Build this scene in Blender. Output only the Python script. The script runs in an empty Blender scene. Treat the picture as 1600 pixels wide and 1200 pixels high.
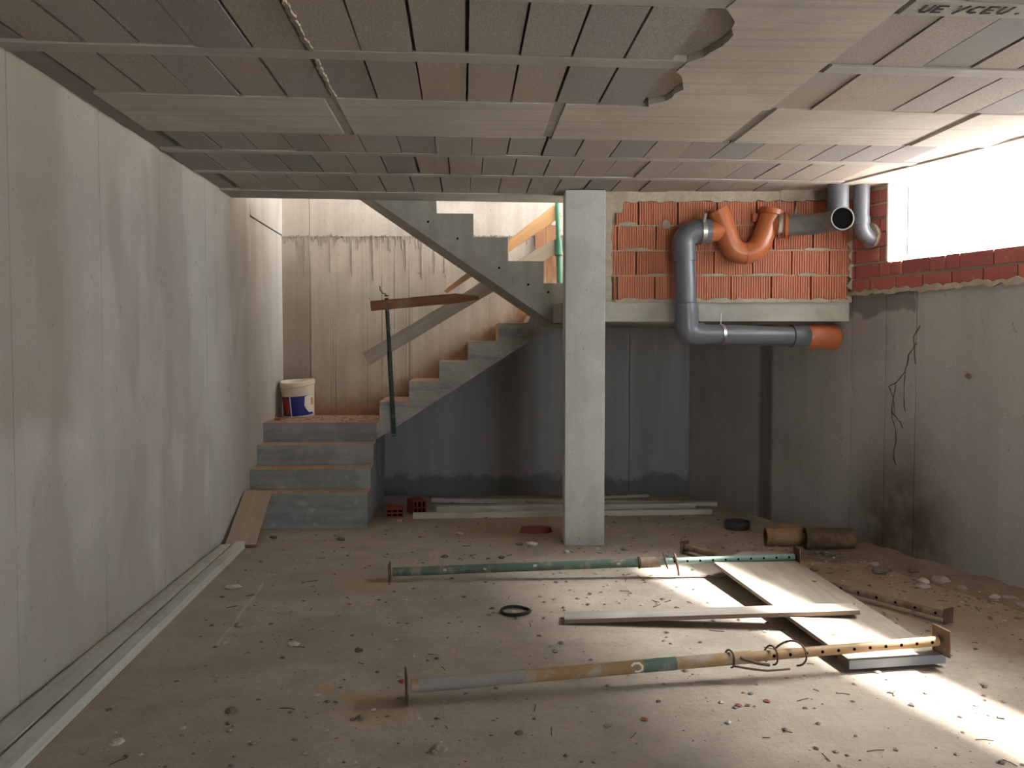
import bpy, math, random
from mathutils import Vector, Matrix, noise as mnoise

random.seed(11)
SC = bpy.context.scene
COL = SC.collection

# ------------------------------------------------------------------ camera
cam_d = bpy.data.cameras.new("camera")
cam = bpy.data.objects.new("camera", cam_d)
COL.objects.link(cam)
cam.location = (0.0, 0.0, 1.47)
cam.rotation_euler = (math.radians(90 - 2.3315), 0.0, math.radians(-2.9824))
cam_d.sensor_width = 36.0
cam_d.lens = 31.5
cam_d.clip_start = 0.05
SC.camera = cam

# ------------------------------------------------------------------ sky, sun, exposure
world = bpy.data.worlds.new("sky")
SC.world = world
world.use_nodes = True
bg = world.node_tree.nodes["Background"]
bg.inputs[0].default_value = (0.86, 0.93, 1.0, 1)
bg.inputs[1].default_value = 4.0

sun_d = bpy.data.lights.new("sun", 'SUN')
sun_d.energy = 14.0
sun_d.angle = math.radians(4.0)
sun_d.color = (1.0, 0.97, 0.93)
sun = bpy.data.objects.new("sun", sun_d)
COL.objects.link(sun)
SUN_E = math.radians(52.3)
SUN_DIR = Vector((-0.985 * math.cos(SUN_E), -0.17 * math.cos(SUN_E), -math.sin(SUN_E)))
sun.rotation_euler = SUN_DIR.to_track_quat('-Z', 'Y').to_euler()
sun.location = (12, 9, 14)
# second, broad sun lamp added to widen and soften the floor light
broad_sun_d = bpy.data.lights.new("broad_sun_fill", 'SUN')
broad_sun_d.energy = 9.5
broad_sun_d.angle = math.radians(28)
broad_sun_d.color = (0.95, 0.97, 1.0)
broad_sun = bpy.data.objects.new("broad_sun_fill", broad_sun_d)
COL.objects.link(broad_sun)
broad_sun.rotation_euler = sun.rotation_euler
broad_sun.location = (13, 9, 14)

SC.view_settings.view_transform = 'Standard'
SC.view_settings.look = 'None'
SC.view_settings.gamma = 1.0
SC.view_settings.use_curve_mapping = False
SC.view_settings.exposure = 1.68
try:
    SC.cycles.use_denoising = True
    SC.cycles.max_bounces = 8
    SC.cycles.diffuse_bounces = 6
    SC.cycles.sample_clamp_indirect = 8.0
except Exception:
    pass


def portal(name, loc, rot, sx, sy):
    d = bpy.data.lights.new(name, 'AREA')
    d.shape = 'RECTANGLE'
    d.size, d.size_y = sx, sy
    d.cycles.is_portal = True
    o = bpy.data.objects.new(name, d)
    o.location, o.rotation_euler = loc, rot
    COL.objects.link(o)


# ------------------------------------------------------------------ mesh helpers
class MB:
    def __init__(s):
        s.v, s.f = [], []

    def add(s, vs, fs):
        n = len(s.v)
        s.v += [tuple(q) for q in vs]
        s.f += [tuple(i + n for i in q) for q in fs]
        return s

    def box(s, a, b, m=None):
        (x0, y0, z0), (x1, y1, z1) = a, b
        vs = [Vector(q) for q in ((x0, y0, z0), (x1, y0, z0), (x1, y1, z0), (x0, y1, z0), (x0, y0, z1), (x1, y0, z1), (x1, y1, z1), (x0, y1, z1))]
        if m is not None:
            vs = [m @ q for q in vs]
        return s.add(vs, [(0, 3, 2, 1), (4, 5, 6, 7), (0, 1, 5, 4), (1, 2, 6, 5), (2, 3, 7, 6), (3, 0, 4, 7)])

    def prism(s, poly, fn0, fn1):
        """poly: list of 2D points, fn0 / fn1 map a 2D point to the two end positions."""
        n = len(poly)
        vs = [fn0(*q) for q in poly] + [fn1(*q) for q in poly]
        fs = [tuple(range(n))[::-1], tuple(range(n, 2 * n))] + [(i, (i + 1) % n, (i + 1) % n + n, i + n) for i in range(n)]
        return s.add(vs, fs)

    def tube(s, pts, r, seg=16, cap=True):
        pts = [Vector(q) for q in pts]
        n = len(pts)
        rs = list(r) if isinstance(r, (list, tuple)) else [r] * n
        t0 = (pts[1] - pts[0]).normalized()
        up = Vector((0, 0, 1)) if abs(t0.z) < 0.9 else Vector((0, 1, 0))
        u = (up - t0 * up.dot(t0)).normalized()
        vs, fs = [], []
        for i in range(n):
            t = (pts[min(i + 1, n - 1)] - pts[max(i - 1, 0)]).normalized()
            u = (u - t * u.dot(t)).normalized()
            w = t.cross(u)
            for k in range(seg):
                a = 2 * math.pi * k / seg
                vs.append(pts[i] + (u * math.cos(a) + w * math.sin(a)) * rs[i])
        for i in range(n - 1):
            for k in range(seg):
                a, b = i * seg + k, i * seg + (k + 1) % seg
                fs.append((a, b, b + seg, a + seg))
        if cap:
            fs.append(tuple(range(seg))[::-1])
            fs.append(tuple(range((n - 1) * seg, n * seg)))
        return s.add(vs, fs)

    def ring(s, pts, ro, ri, seg=24):
        """hollow pipe along a straight line of points: outside, inside and both lips"""
        a, b = Vector(pts[0]), Vector(pts[1])
        t = (b - a).normalized()
        up = Vector((0, 0, 1)) if abs(t.z) < 0.9 else Vector((0, 1, 0))
        u = (up - t * up.dot(t)).normalized()
        w = t.cross(u)
        vs, fs = [], []
        for c, r in ((a, ro), (b, ro), (b, ri), (a, ri)):
            for k in range(seg):
                q = 2 * math.pi * k / seg
                vs.append(c + (u * math.cos(q) + w * math.sin(q)) * r)
        for j in range(4):
            for k in range(seg):
                p, q = j * seg + k, j * seg + (k + 1) % seg
                e = ((j + 1) % 4) * seg
                fs.append((p, q, e + (k + 1) % seg, e + k))
        return s.add(vs, fs)

    def lathe(s, prof, seg=32, fn=None):
        vs, fs = [], []
        n = len(prof)
        for i, (r, z) in enumerate(prof):
            for k in range(seg):
                a = 2 * math.pi * k / seg
                q = Vector((r * math.cos(a), r * math.sin(a), z))
                vs.append(fn(q, a, i) if fn else q)
        for i in range(n - 1):
            for k in range(seg):
                a, b = i * seg + k, i * seg + (k + 1) % seg
                fs.append((a, b, b + seg, a + seg))
        return s.add(vs, fs)

    def mesh(s, name, mat=None, smooth=None):
        me = bpy.data.meshes.new(name)
        me.from_pydata(s.v, [], s.f)
        me.update()
        if mat is not None:
            me.materials.append(mat)
        if smooth is not None:
            for p in me.polygons:
                p.use_smooth = True
            me.set_sharp_from_angle(angle=math.radians(smooth))
        return me

    def obj(s, name, mat=None, parent=None, smooth=None, bevel=0, loc=None, rot=None, kind=None):
        o = link(name, s.mesh(name, mat, smooth), parent, loc, rot)
        if bevel:
            b = o.modifiers.new("bevel", 'BEVEL')
            b.width = bevel
            b.segments = 2
            b.limit_method = 'ANGLE'
        if kind:
            o["kind"] = kind
        return o


def link(name, me, parent=None, loc=None, rot=None):
    o = bpy.data.objects.new(name, me)
    COL.objects.link(o)
    if parent is not None:
        o.parent = parent
    if loc is not None:
        o.location = loc
    if rot is not None:
        o.rotation_euler = rot
    return o


def tag(o, label, cat, group=None):
    o["label"] = label
    o["category"] = cat
    if group:
        o["group"] = group
    return o


def struct(o, label=None):
    o["kind"] = "structure"
    if label:
        o["label"] = label
    return o


def thing(name, label, cat, loc=(0, 0, 0), rot=None, group=None):
    return tag(link(name, None, None, loc, rot), label, cat, group)


def arc(c, r, a0, a1, n, ax, ay):
    """points of an arc round c in the plane of unit vectors ax, ay (degrees)"""
    c, ax, ay = Vector(c), Vector(ax), Vector(ay)
    return [c + (ax * math.cos(math.radians(a0 + (a1 - a0) * i / n)) + ay * math.sin(math.radians(a0 + (a1 - a0) * i / n))) * r for i in range(n + 1)]


# ------------------------------------------------------------------ materials
def new_mat(name):
    m = bpy.data.materials.new(name)
    m.use_nodes = True
    nt = m.node_tree
    return m, nt, nt.nodes["Principled BSDF"]


class NT:
    def __init__(s, name, coord="world"):
        s.m, s.nt, s.b = new_mat(name)
        if coord == "world":
            s.co = s.nt.nodes.new("ShaderNodeNewGeometry").outputs["Position"]
        else:
            s.co = s.nt.nodes.new("ShaderNodeTexCoord").outputs["Object"]

    def n(s, t, **kw):
        q = s.nt.nodes.new(t)
        for k, v in kw.items():
            setattr(q, k, v)
        return q

    def put(s, sock, v):
        if isinstance(v, bpy.types.NodeSocket):
            s.nt.links.new(v, sock)
        else:
            sock.default_value = v

    def map(s, sc=(1, 1, 1), loc=(0, 0, 0), src=None):
        q = s.n("ShaderNodeMapping")
        s.put(q.inputs[0], src or s.co)
        q.inputs[1].default_value = loc
        q.inputs[3].default_value = sc
        return q.outputs[0]

    def noise(s, scale, detail=4, rough=0.55, vec=None, dist=0.0):
        q = s.n("ShaderNodeTexNoise")
        s.put(q.inputs["Vector"], vec or s.co)
        q.inputs["Scale"].default_value = scale
        q.inputs["Detail"].default_value = detail
        q.inputs["Roughness"].default_value = rough
        q.inputs["Distortion"].default_value = dist
        return q.outputs[0]

    def ramp(s, f, a, b, lo=0.0, hi=1.0):
        q = s.n("ShaderNodeMapRange")
        q.interpolation_type = 'SMOOTHSTEP'
        s.put(q.inputs[0], f)
        q.inputs[1].default_value = a
        q.inputs[2].default_value = b
        q.inputs[3].default_value = lo
        q.inputs[4].default_value = hi
        return q.outputs[0]

    def math(s, op, a, b=0.0):
        q = s.n("ShaderNodeMath", operation=op)
        s.put(q.inputs[0], a)
        s.put(q.inputs[1], b)
        return q.outputs[0]

    def mix(s, f, a, b, mode='MIX'):
        q = s.n("ShaderNodeMix", data_type='RGBA', blend_type=mode)
        s.put(q.inputs[0], f)
        for i, v in ((6, a), (7, b)):
            s.put(q.inputs[i], v if isinstance(v, bpy.types.NodeSocket) else (*v, 1.0))
        return q.outputs[2]

    def xyz(s, v=None):
        q = s.n("ShaderNodeSeparateXYZ")
        s.put(q.inputs[0], v or s.co)
        return q.outputs

    def normal(s):
        return s.xyz(s.n("ShaderNodeNewGeometry").outputs["Normal"])

    def near(s, p, r0, r1, sc=(1, 1, 1)):
        """1 inside r0 of point p, 0 beyond r1"""
        q = s.n("ShaderNodeVectorMath", operation='DISTANCE')
        s.put(q.inputs[0], s.map(sc))
        q.inputs[1].default_value = tuple(a * b for a, b in zip(p, sc))
        return s.ramp(q.outputs["Value"], r0, r1, 1.0, 0.0)

    def rand(s):
        return s.n("ShaderNodeObjectInfo").outputs["Random"]

    def done(s, col, rough=0.9, bump=None, strength=0.3, dist=0.01, metal=0.0, spec=0.3):
        s.put(s.b.inputs["Base Color"], col if isinstance(col, bpy.types.NodeSocket) else (*col, 1.0))
        s.put(s.b.inputs["Roughness"], rough)
        s.b.inputs["Metallic"].default_value = metal
        s.b.inputs["Specular IOR Level"].default_value = spec
        if bump is not None:
            q = s.n("ShaderNodeBump")
            q.inputs["Strength"].default_value = strength
            q.inputs["Distance"].default_value = dist
            s.put(q.inputs["Height"], bump)
            s.nt.links.new(q.outputs[0], s.b.inputs["Normal"])
        return s.m


def concrete(name, c1, c2, streak=0.35, blotch=1.3, speck=0.5, extra=None, coord="world", bump=0.35, streak_sc=(9, 9, 0.45), seed=0.0, grain=0.12):
    t = NT(name, coord)
    base = t.mix(t.ramp(t.noise(blotch, 5, 0.6, t.map(loc=(seed, seed, seed)), 0.4), 0.38, 0.62), c1, c2)
    st = t.noise(1.0, 5, 0.65, t.map(streak_sc, (seed, 0, 0)))
    base = t.mix(t.ramp(st, 0.35, 0.7, 0.0, streak), base, tuple(0.45 * q for q in c2))
    fine = t.noise(55, 4, 0.7)
    base = t.mix(t.ramp(fine, 0.3, 0.7, 0.0, grain * 2), base, tuple(0.55 * q for q in c1))
    sp = t.noise(42, 1, 0.5, t.map((1, 1, 0.6)))
    spm = t.ramp(sp, 0.72, 0.80, 0.0, speck * 0.7)
    base = t.mix(spm, base, (0.06, 0.055, 0.05))
    if extra:
        base = extra(t, base)
    h = t.math('SUBTRACT', t.math('ADD', t.math('MULTIPLY', fine, 0.35), t.noise(6, 3)), spm)
    return t.done(base, 0.88, h, bump, 0.008)


def left_extra(t, b):
    # wide damp tide mark in the middle of the wall
    x, y, z = t.xyz()
    wob = t.math('MULTIPLY', t.math('SUBTRACT', t.noise(0.9, 4), 0.5), 0.9)
    m = t.math('MULTIPLY', t.ramp(t.math('ADD', z, wob), 1.0, 1.2), t.ramp(t.math('ADD', y, wob), 4.35, 4.1))
    b = t.mix(t.math('MULTIPLY', m, 0.45), b, (0.26, 0.215, 0.155))
    m2 = t.ramp(t.noise(1.6, 3, 0.5, t.map((1, 1, 0.4), (7, 2, 1))), 0.5, 0.57, 0.0, 0.35)
    return t.mix(m2, b, (0.30, 0.255, 0.20))


def right_extra(t, b):
    soot = t.math('MULTIPLY', t.near((2.97, 6.02, 0.12), 0.18, 0.72, (1, 1, 0.8)), t.ramp(t.noise(5, 4), 0.2, 0.6, 0.55, 1.0))
    b = t.mix(t.math('MULTIPLY', soot, 0.85), b, (0.075, 0.042, 0.022))
    x, y, z = t.xyz()
    wob = t.math('MULTIPLY', t.math('SUBTRACT', t.noise(4.0, 4), 0.5), 0.35)
    sm = t.math('MULTIPLY', t.ramp(t.math('ADD', z, wob), 1.70, 1.74), t.ramp(t.math('ADD', y, wob), 5.90, 5.96))
    b = t.mix(t.math('MULTIPLY', sm, 0.75), b, (0.13, 0.12, 0.105))
    bd = t.math('MULTIPLY', t.ramp(y, 7.42, 7.47), t.ramp(y, 7.66, 7.58))
    b = t.mix(t.math('MULTIPLY', bd, 0.75), b, (0.10, 0.085, 0.07))
    return b


def back_extra(t, b):
    x, y, z = t.xyz()
    dr = t.noise(1.0, 3, 0.55, t.map((60, 1, 0.3)))
    m = t.math('MULTIPLY', t.ramp(dr, 0.58, 0.70, 0.0, 0.8), t.ramp(z, 2.56, 2.5))
    m = t.math('MULTIPLY', m, t.ramp(t.noise(1.2, 3, 0.5, t.map((2.2, 1, 0.5), (3, 0, 0))), 0.36, 0.6))
    b = t.mix(m, b, (0.10, 0.088, 0.075))
    # wide stain beside the left corner, red dust splashed over the flight, dark damp foot
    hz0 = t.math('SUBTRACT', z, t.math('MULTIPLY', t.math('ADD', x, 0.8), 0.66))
    b = t.mix(t.math('MULTIPLY', t.ramp(hz0, 0.76, 0.70), t.ramp(x, -0.84, -0.80)), b, t.mix(t.ramp(t.noise(1.0, 5, 0.65, t.map((7, 1, 0.5), (2, 0, 0))), 0.36, 0.66), (0.285, 0.284, 0.284), (0.235, 0.23, 0.226)))  # under-stair shade painted in: wall turned greyer and darker below the flight
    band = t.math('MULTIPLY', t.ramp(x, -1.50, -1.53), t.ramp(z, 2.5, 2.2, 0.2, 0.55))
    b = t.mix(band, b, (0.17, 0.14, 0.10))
    hz = t.math('SUBTRACT', z, t.math('MULTIPLY', t.math('MAXIMUM', t.math('ADD', x, 0.8), 0.0), 0.66))
    red = t.math('MULTIPLY', t.ramp(t.math('SUBTRACT', hz, t.math('MULTIPLY', t.noise(9, 5, 0.7), 0.45)), 0.92, 0.55), t.ramp(hz, 0.70, 0.76))
    b = t.mix(t.math('MULTIPLY', red, 0.85), b, (0.25, 0.11, 0.055))
    wob = t.math('MULTIPLY', t.math('SUBTRACT', t.noise(3.0, 5, 0.7), 0.5), 0.4)
    foot = t.ramp(t.math('ADD', z, wob), 0.24, 0.17)
    return t.mix(t.math('MULTIPLY', foot, 0.7), b, (0.10, 0.095, 0.085))


M = {}
M['wall_left'] = concrete("wall concrete warm", (0.55, 0.515, 0.46), (0.46, 0.425, 0.37), 0.20, 0.8, 0.6, left_extra, streak_sc=(3.5, 3.5, 0.3))
M['wall_right'] = concrete("wall concrete grey", (0.43, 0.41, 0.39), (0.36, 0.34, 0.32), 0.22, 1.0, 0.55, right_extra, seed=4.0, streak_sc=(4, 4, 0.3))
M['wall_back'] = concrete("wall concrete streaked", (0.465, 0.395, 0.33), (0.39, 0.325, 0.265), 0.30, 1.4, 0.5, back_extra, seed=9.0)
M['column'] = concrete("column concrete pale", (0.55, 0.55, 0.52), (0.47, 0.465, 0.435), 0.15, 2.5, 0.55, seed=2.0)
M['stair'] = concrete("stair concrete", (0.36, 0.36, 0.34), (0.29, 0.285, 0.265), 0.25, 3.0, 0.4, streak_sc=(3, 3, 14), seed=5.0)
M['flight'] = concrete("flight concrete", (0.40, 0.385, 0.34), (0.33, 0.315, 0.275), 0.25, 2.4, 0.4, seed=6.0)


def dusty(t, b):
    nx, ny, nz = t.normal()
    n = t.ramp(t.noise(9, 4), 0.25, 0.6, 0.55, 1.0)
    b = t.mix(t.ramp(t.noise(1.0, 5, 0.65, t.map((2.2, 3, 9))), 0.48, 0.66, 0.0, 0.55), b, (0.16, 0.165, 0.17))
    b = t.mix(t.ramp(t.noise(14, 5, 0.7), 0.60, 0.70, 0.0, 0.5), b, (0.50, 0.49, 0.46))
    up = t.math('MULTIPLY', t.math('MAXIMUM', t.ramp(nz, 0.4, 0.8), t.ramp(nx, -0.5, -0.9, 0.0, 0.8)), n)
    return t.mix(up, b, t.mix(t.ramp(t.noise(30, 3), 0.35, 0.65), (0.40, 0.20, 0.11), (0.46, 0.34, 0.25)))


M['stair_dusty'] = concrete("stair concrete with brick dust", (0.33, 0.335, 0.325), (0.26, 0.265, 0.255), 0.35, 3.0, 0.4, dusty, streak_sc=(1.2, 3, 16), seed=5.0)
M['flight_dusty'] = concrete("flight concrete with brick dust", (0.44, 0.425, 0.385), (0.36, 0.345, 0.31), 0.25, 3.0, 0.4, dusty, streak_sc=(1.2, 3, 16), seed=6.0)
M['beam'] = concrete("beam concrete", (0.48, 0.46, 0.40), (0.38, 0.36, 0.31), 0.2, 3.0, 0.3, streak_sc=(1, 3, 12), seed=8.0)


def board_marks(t, b):
    w = t.noise(1.0, 4, 0.6, t.map((0.9, 26, 1)))
    b = t.mix(t.ramp(w, 0.45, 0.7, 0.0, 0.35), b, (0.24, 0.21, 0.18))
    return b


M['ceil_flat'] = concrete("ceiling board marked concrete", (0.52, 0.48, 0.42), (0.44, 0.40, 0.345), 0.0, 1.5, 0.2, board_marks, seed=1.0)
M['joist'] = concrete("ceiling joist concrete", (0.44, 0.41, 0.365), (0.37, 0.34, 0.30), 0.2, 2.0, 0.2, streak_sc=(0.8, 20, 1), seed=3.0)
M['slab'] = concrete("slab concrete", (0.30, 0.275, 0.25), (0.24, 0.22, 0.20), 0.1, 2.0, 0.3)
M['reveal'] = concrete("pale reveal render", (0.72, 0.71, 0.68), (0.64, 0.63, 0.60), 0.05, 3.0, 0.1)
M['mortar'] = concrete("mortar", (0.47, 0.415, 0.325), (0.38, 0.335, 0.255), 0.0, 8.0, 0.2, bump=0.9, grain=0.25)
M['grout'] = concrete("grout runs", (0.34, 0.28, 0.23), (0.25, 0.20, 0.16), 0.0, 9.0, 0.0)
M['outside'] = concrete("outside ground", (0.78, 0.75, 0.70), (0.70, 0.67, 0.62), 0.0, 2.0, 0.2)


def block_mat():
    t = NT("ceiling block")
    r = t.rand()
    c = t.mix(t.ramp(r, 0.0, 1.0), (0.40, 0.345, 0.295), (0.36, 0.33, 0.305))
    c = t.mix(t.ramp(r, 0.74, 0.80, 0.0, 0.6), c, (0.24, 0.235, 0.24))
    g = t.noise(150, 2, 0.8)
    c = t.mix(t.ramp(g, 0.38, 0.66, 0.0, 0.6), c, (0.17, 0.15, 0.13))
    c = t.mix(t.ramp(t.noise(1.1, 3), 0.52, 0.66, 0.0, 0.35), c, (0.33, 0.245, 0.175))
    return t.done(c, 0.95, g, 0.5, 0.006)


M['block'] = block_mat()


def floor_mat():
    t = NT("dusty concrete floor")
    c = t.mix(t.ramp(t.noise(0.9, 6, 0.62, None, 0.5), 0.36, 0.64), (0.43, 0.368, 0.295), (0.36, 0.30, 0.235))
    c = t.mix(t.ramp(t.noise(4.2, 6, 0.65), 0.42, 0.68, 0.0, 0.5), c, (0.28, 0.235, 0.185))
    c = t.mix(t.ramp(t.noise(30, 4, 0.7), 0.45, 0.72, 0.0, 0.35), c, (0.25, 0.215, 0.18))
    c = t.mix(t.ramp(t.noise(70, 3, 0.75), 0.62, 0.70, 0.0, 0.75), c, (0.13, 0.11, 0.09))
    n6 = t.ramp(t.noise(6, 4, 0.65), 0.3, 0.6, 0.3, 1.0)
    for p, r, col, k in (((0.55, 7.3, 0), 0.9, (0.40, 0.25, 0.13), 0.6), ((-0.6, 5.55, 0), 0.25, (0.42, 0.29, 0.16), 0.5), ((-0.35, 3.62, 0), 0.26, (0.42, 0.29, 0.16), 0.5),
                         ((-0.48, 3.75, 0), 0.07, (0.50, 0.28, 0.10), 0.7), ((-0.60, 3.85, 0), 0.06, (0.50, 0.28, 0.10), 0.7), ((2.55, 5.9, 0), 0.8, (0.24, 0.16, 0.10), 0.65), ((2.5, 6.15, 0), 0.28, (0.06, 0.045, 0.035), 0.8),
                         ((2.9, 4.9, 0), 1.0, (0.30, 0.22, 0.15), 0.6), ((-0.55, 7.75, 0), 0.4, (0.30, 0.16, 0.11), 0.6)):
        m = t.math('MULTIPLY', t.near(p, r * 0.3, r), n6)
        c = t.mix(t.math('MULTIPLY', m, k), c, col)
    # snapped chalk line running slantwise past the long boards
    x, y, z = t.xyz()
    d = t.math('ABSOLUTE', t.math('SUBTRACT', t.math('ADD', x, t.math('MULTIPLY', t.math('SUBTRACT', t.noise(3, 3), 0.5), 0.05)), t.math('ADD', t.math('MULTIPLY', t.math('SUBTRACT', y, 4.4), -0.04), -1.22)))
    ln = t.math('MULTIPLY', t.ramp(d, 0.004, 0.012, 0.5, 0.0), t.math('MULTIPLY', t.ramp(y, 4.35, 4.5), t.ramp(y, 5.75, 5.6)))
    c = t.mix(ln, c, (0.55, 0.49, 0.42))
    h = t.math('ADD', t.noise(18, 5, 0.7), t.math('MULTIPLY', t.noise(110, 3, 0.7), 0.4))
    return t.done(c, 0.93, h, 0.55, 0.012)


M['floor'] = floor_mat()


def brick_mat(name, c1, c2, var=0.5, coord="world"):
    t = NT(name, coord)
    r = t.rand()
    c = t.mix(r, c1, c2)
    c = t.mix(t.ramp(t.noise(14, 4), 0.5, 0.75, 0.0, var), c, tuple(min(1, q * 0.6) for q in c1))
    c = t.mix(t.ramp(t.noise(9, 5, 0.7, t.map(loc=(5, 5, 5))), 0.60, 0.72, 0.0, 0.4), c, (0.50, 0.42, 0.33))
    return t.done(c, 0.85, t.noise(60, 3), 0.3, 0.004)


M['brick'] = brick_mat("ribbed terracotta", (0.56, 0.225, 0.13), (0.49, 0.185, 0.11), 0.2)
M['brick_red'] = brick_mat("dark red brick", (0.40, 0.125, 0.10), (0.30, 0.09, 0.085), 0.4)
M['brick_loose'] = brick_mat("loose hollow brick", (0.34, 0.09, 0.06), (0.27, 0.07, 0.05), 0.4, "obj")


def wood_mat(name, c1, c2, axis=0, coord="obj", dirt=0.3, rough=0.8, end=None):
    t = NT(name, coord)
    sc = [22, 22, 22]
    sc[axis] = 1.2
    g = t.noise(1.0, 5, 0.6, t.map(sc), 0.6)
    c = t.mix(t.ramp(g, 0.3, 0.7), c1, c2)
    c = t.mix(t.ramp(t.noise(3.5, 5, 0.65), 0.5, 0.75, 0.0, dirt), c, tuple(q * 0.45 for q in c2))
    c = t.mix(t.ramp(t.noise(2.0, 4, 0.6, t.map(loc=(4, 1, 2))), 0.55, 0.7, 0.0, dirt), c, (0.52, 0.47, 0.40))
    if end:
        n = t.n("ShaderNodeTexCoord").outputs["Normal"]
        nx, ny, nz = t.xyz(n)
        c = t.mix(t.ramp(nz, 0.5, 0.3, 0.0, 0.85), c, end)
    return t.done(c, rough, g, 0.25, 0.003)


M['ply'] = wood_mat("weathered shuttering board", (0.36, 0.315, 0.25), (0.29, 0.25, 0.195), 1, end=(0.13, 0.10, 0.075))
M['plank'] = wood_mat("dusty plank", (0.42, 0.375, 0.32), (0.35, 0.305, 0.255), 0, end=(0.20, 0.135, 0.10))
M['plank_pale'] = wood_mat("pale painted batten", (0.58, 0.56, 0.50), (0.50, 0.48, 0.42), 0, dirt=0.35)
M['plank_green'] = wood_mat("greyish long board", (0.58, 0.57, 0.50), (0.47, 0.46, 0.395), 0, dirt=0.4)
M['tan'] = wood_mat("tan clay plank", (0.40, 0.315, 0.24), (0.355, 0.275, 0.205), 0, dirt=0.1, end=(0.25, 0.11, 0.07))
M['rail'] = wood_mat("brown rail timber", (0.26, 0.12, 0.065), (0.19, 0.085, 0.045), 0, dirt=0.2)
M['rail_grey'] = wood_mat("grey rail timber", (0.42, 0.36, 0.29), (0.35, 0.295, 0.235), 0, dirt=0.2)
M['rail_orange'] = wood_mat("fresh rail timber", (0.62, 0.36, 0.17), (0.50, 0.28, 0.13), 0, dirt=0.15)


def plain(name, c, rough=0.5, metal=0.0, var=0.2, spec=0.4, coord="obj", c2=None, sc=8, lo=0.5, hi=0.7, k=0.7, bump=0.1):
    t = NT(name, coord)
    n = t.noise(sc, 5, 0.65)
    col = t.mix(t.ramp(t.noise(sc * 3, 4), 0.3, 0.7, 0.0, var), c, tuple(q * 0.6 for q in c))
    if c2:
        col = t.mix(t.ramp(n, lo, hi, 0.0, k), col, c2)
    return t.done(col, rough, n, bump, 0.003, metal, spec)


M['pvc_grey'] = plain("grey pvc", (0.125, 0.135, 0.15), 0.32, var=0.15, spec=0.5, c2=(0.24, 0.23, 0.22), sc=5, lo=0.55, hi=0.8, k=0.4, coord="world", bump=0.02)
M['pvc_dusty'] = plain("dusty grey pvc", (0.15, 0.15, 0.15), 0.5, var=0.3, c2=(0.27, 0.25, 0.22), sc=6, lo=0.45, hi=0.7, k=0.6, coord="world", bump=0.05)
M['pvc_orange'] = plain("orange pvc", (0.44, 0.13, 0.045), 0.30, var=0.12, spec=0.5, c2=(0.45, 0.20, 0.10), sc=5, lo=0.5, hi=0.8, k=0.4, coord="world", bump=0.02)
M['steel'] = plain("bright zinc clamp", (0.62, 0.62, 0.60), 0.35, 1.0)
M['edge'] = plain("grey edge strip", (0.20, 0.215, 0.235), 0.5)
M['dark'] = plain("dark hole", (0.004, 0.004, 0.004), 0.9, spec=0.02)
M['green'] = plain("green prop paint", (0.085, 0.135, 0.105), 0.55, c2=(0.30, 0.26, 0.20), sc=9, lo=0.5, hi=0.66, k=0.75)
M['green_light'] = plain("clean green prop paint", (0.15, 0.225, 0.19), 0.45, c2=(0.30, 0.29, 0.24), sc=7, lo=0.56, hi=0.7, k=0.6)
M['green_dark'] = plain("dark green prop paint", (0.028, 0.05, 0.032), 0.55, c2=(0.12, 0.11, 0.08), sc=9, lo=0.56, hi=0.68, k=0.8)
M['green_bright'] = plain("bright green prop paint", (0.06, 0.19, 0.115), 0.5, c2=(0.35, 0.36, 0.30), sc=9, lo=0.6, hi=0.7, k=0.7)
M['rust'] = plain("rusted steel", (0.11, 0.065, 0.042), 0.85, c2=(0.20, 0.14, 0.10), sc=14, lo=0.45, hi=0.7, k=0.7, bump=0.3)
M['yellow'] = plain("rusty ochre prop paint", (0.32, 0.195, 0.085), 0.7, c2=(0.36, 0.30, 0.24), sc=7, lo=0.46, hi=0.6, k=0.85)
M['yellow_clean'] = plain("ochre inner tube paint", (0.32, 0.19, 0.085), 0.55, c2=(0.36, 0.26, 0.18), sc=10, lo=0.5, hi=0.66, k=0.6)
M['brown_prop'] = plain("brown dusty prop steel", (0.20, 0.13, 0.09), 0.8, c2=(0.34, 0.27, 0.20), sc=8, lo=0.42, hi=0.62, k=0.8)
M['cement'] = plain("cement crust", (0.28, 0.26, 0.235), 0.95, sc=30, bump=0.8)
M['rubber'] = plain("black rubber", (0.02, 0.017, 0.013), 0.7)
M['pot'] = plain("dark grey pipe cap", (0.055, 0.058, 0.06), 0.6)
M['clay'] = plain("clay pipe", (0.27, 0.165, 0.085), 0.85, c2=(0.10, 0.07, 0.045), sc=5, lo=0.5, hi=0.7, k=0.8)
M['clay_soot'] = plain("sooted clay pipe", (0.19, 0.115, 0.06), 0.9, c2=(0.06, 0.045, 0.03), sc=5, lo=0.4, hi=0.6, k=0.85)
M['bucket'] = plain("dirty cream plastic", (0.66, 0.57, 0.44), 0.5, c2=(0.50, 0.36, 0.23), sc=7, lo=0.5, hi=0.7, k=0.5)
M['blue'] = plain("blue label", (0.018, 0.022, 0.17), 0.4)
M['red'] = plain("red label", (0.30, 0.03, 0.02), 0.4)
M['white'] = plain("white label", (0.72, 0.68, 0.60), 0.5)
M['amber'] = plain("amber label", (0.55, 0.30, 0.08), 0.5)
M['stone'] = plain("rubble", (0.34, 0.30, 0.25), 0.95, c2=(0.20, 0.17, 0.14), sc=20, bump=0.5)
M['stone_dark'] = plain("dark rubble", (0.17, 0.14, 0.115), 0.95, sc=20, bump=0.5)
M['stone_pale'] = plain("pale mortar crumb", (0.52, 0.47, 0.40), 0.95, sc=20, bump=0.5)
M['stone_red'] = plain("brick crumb", (0.36, 0.13, 0.08), 0.95, sc=20, bump=0.5)
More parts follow.
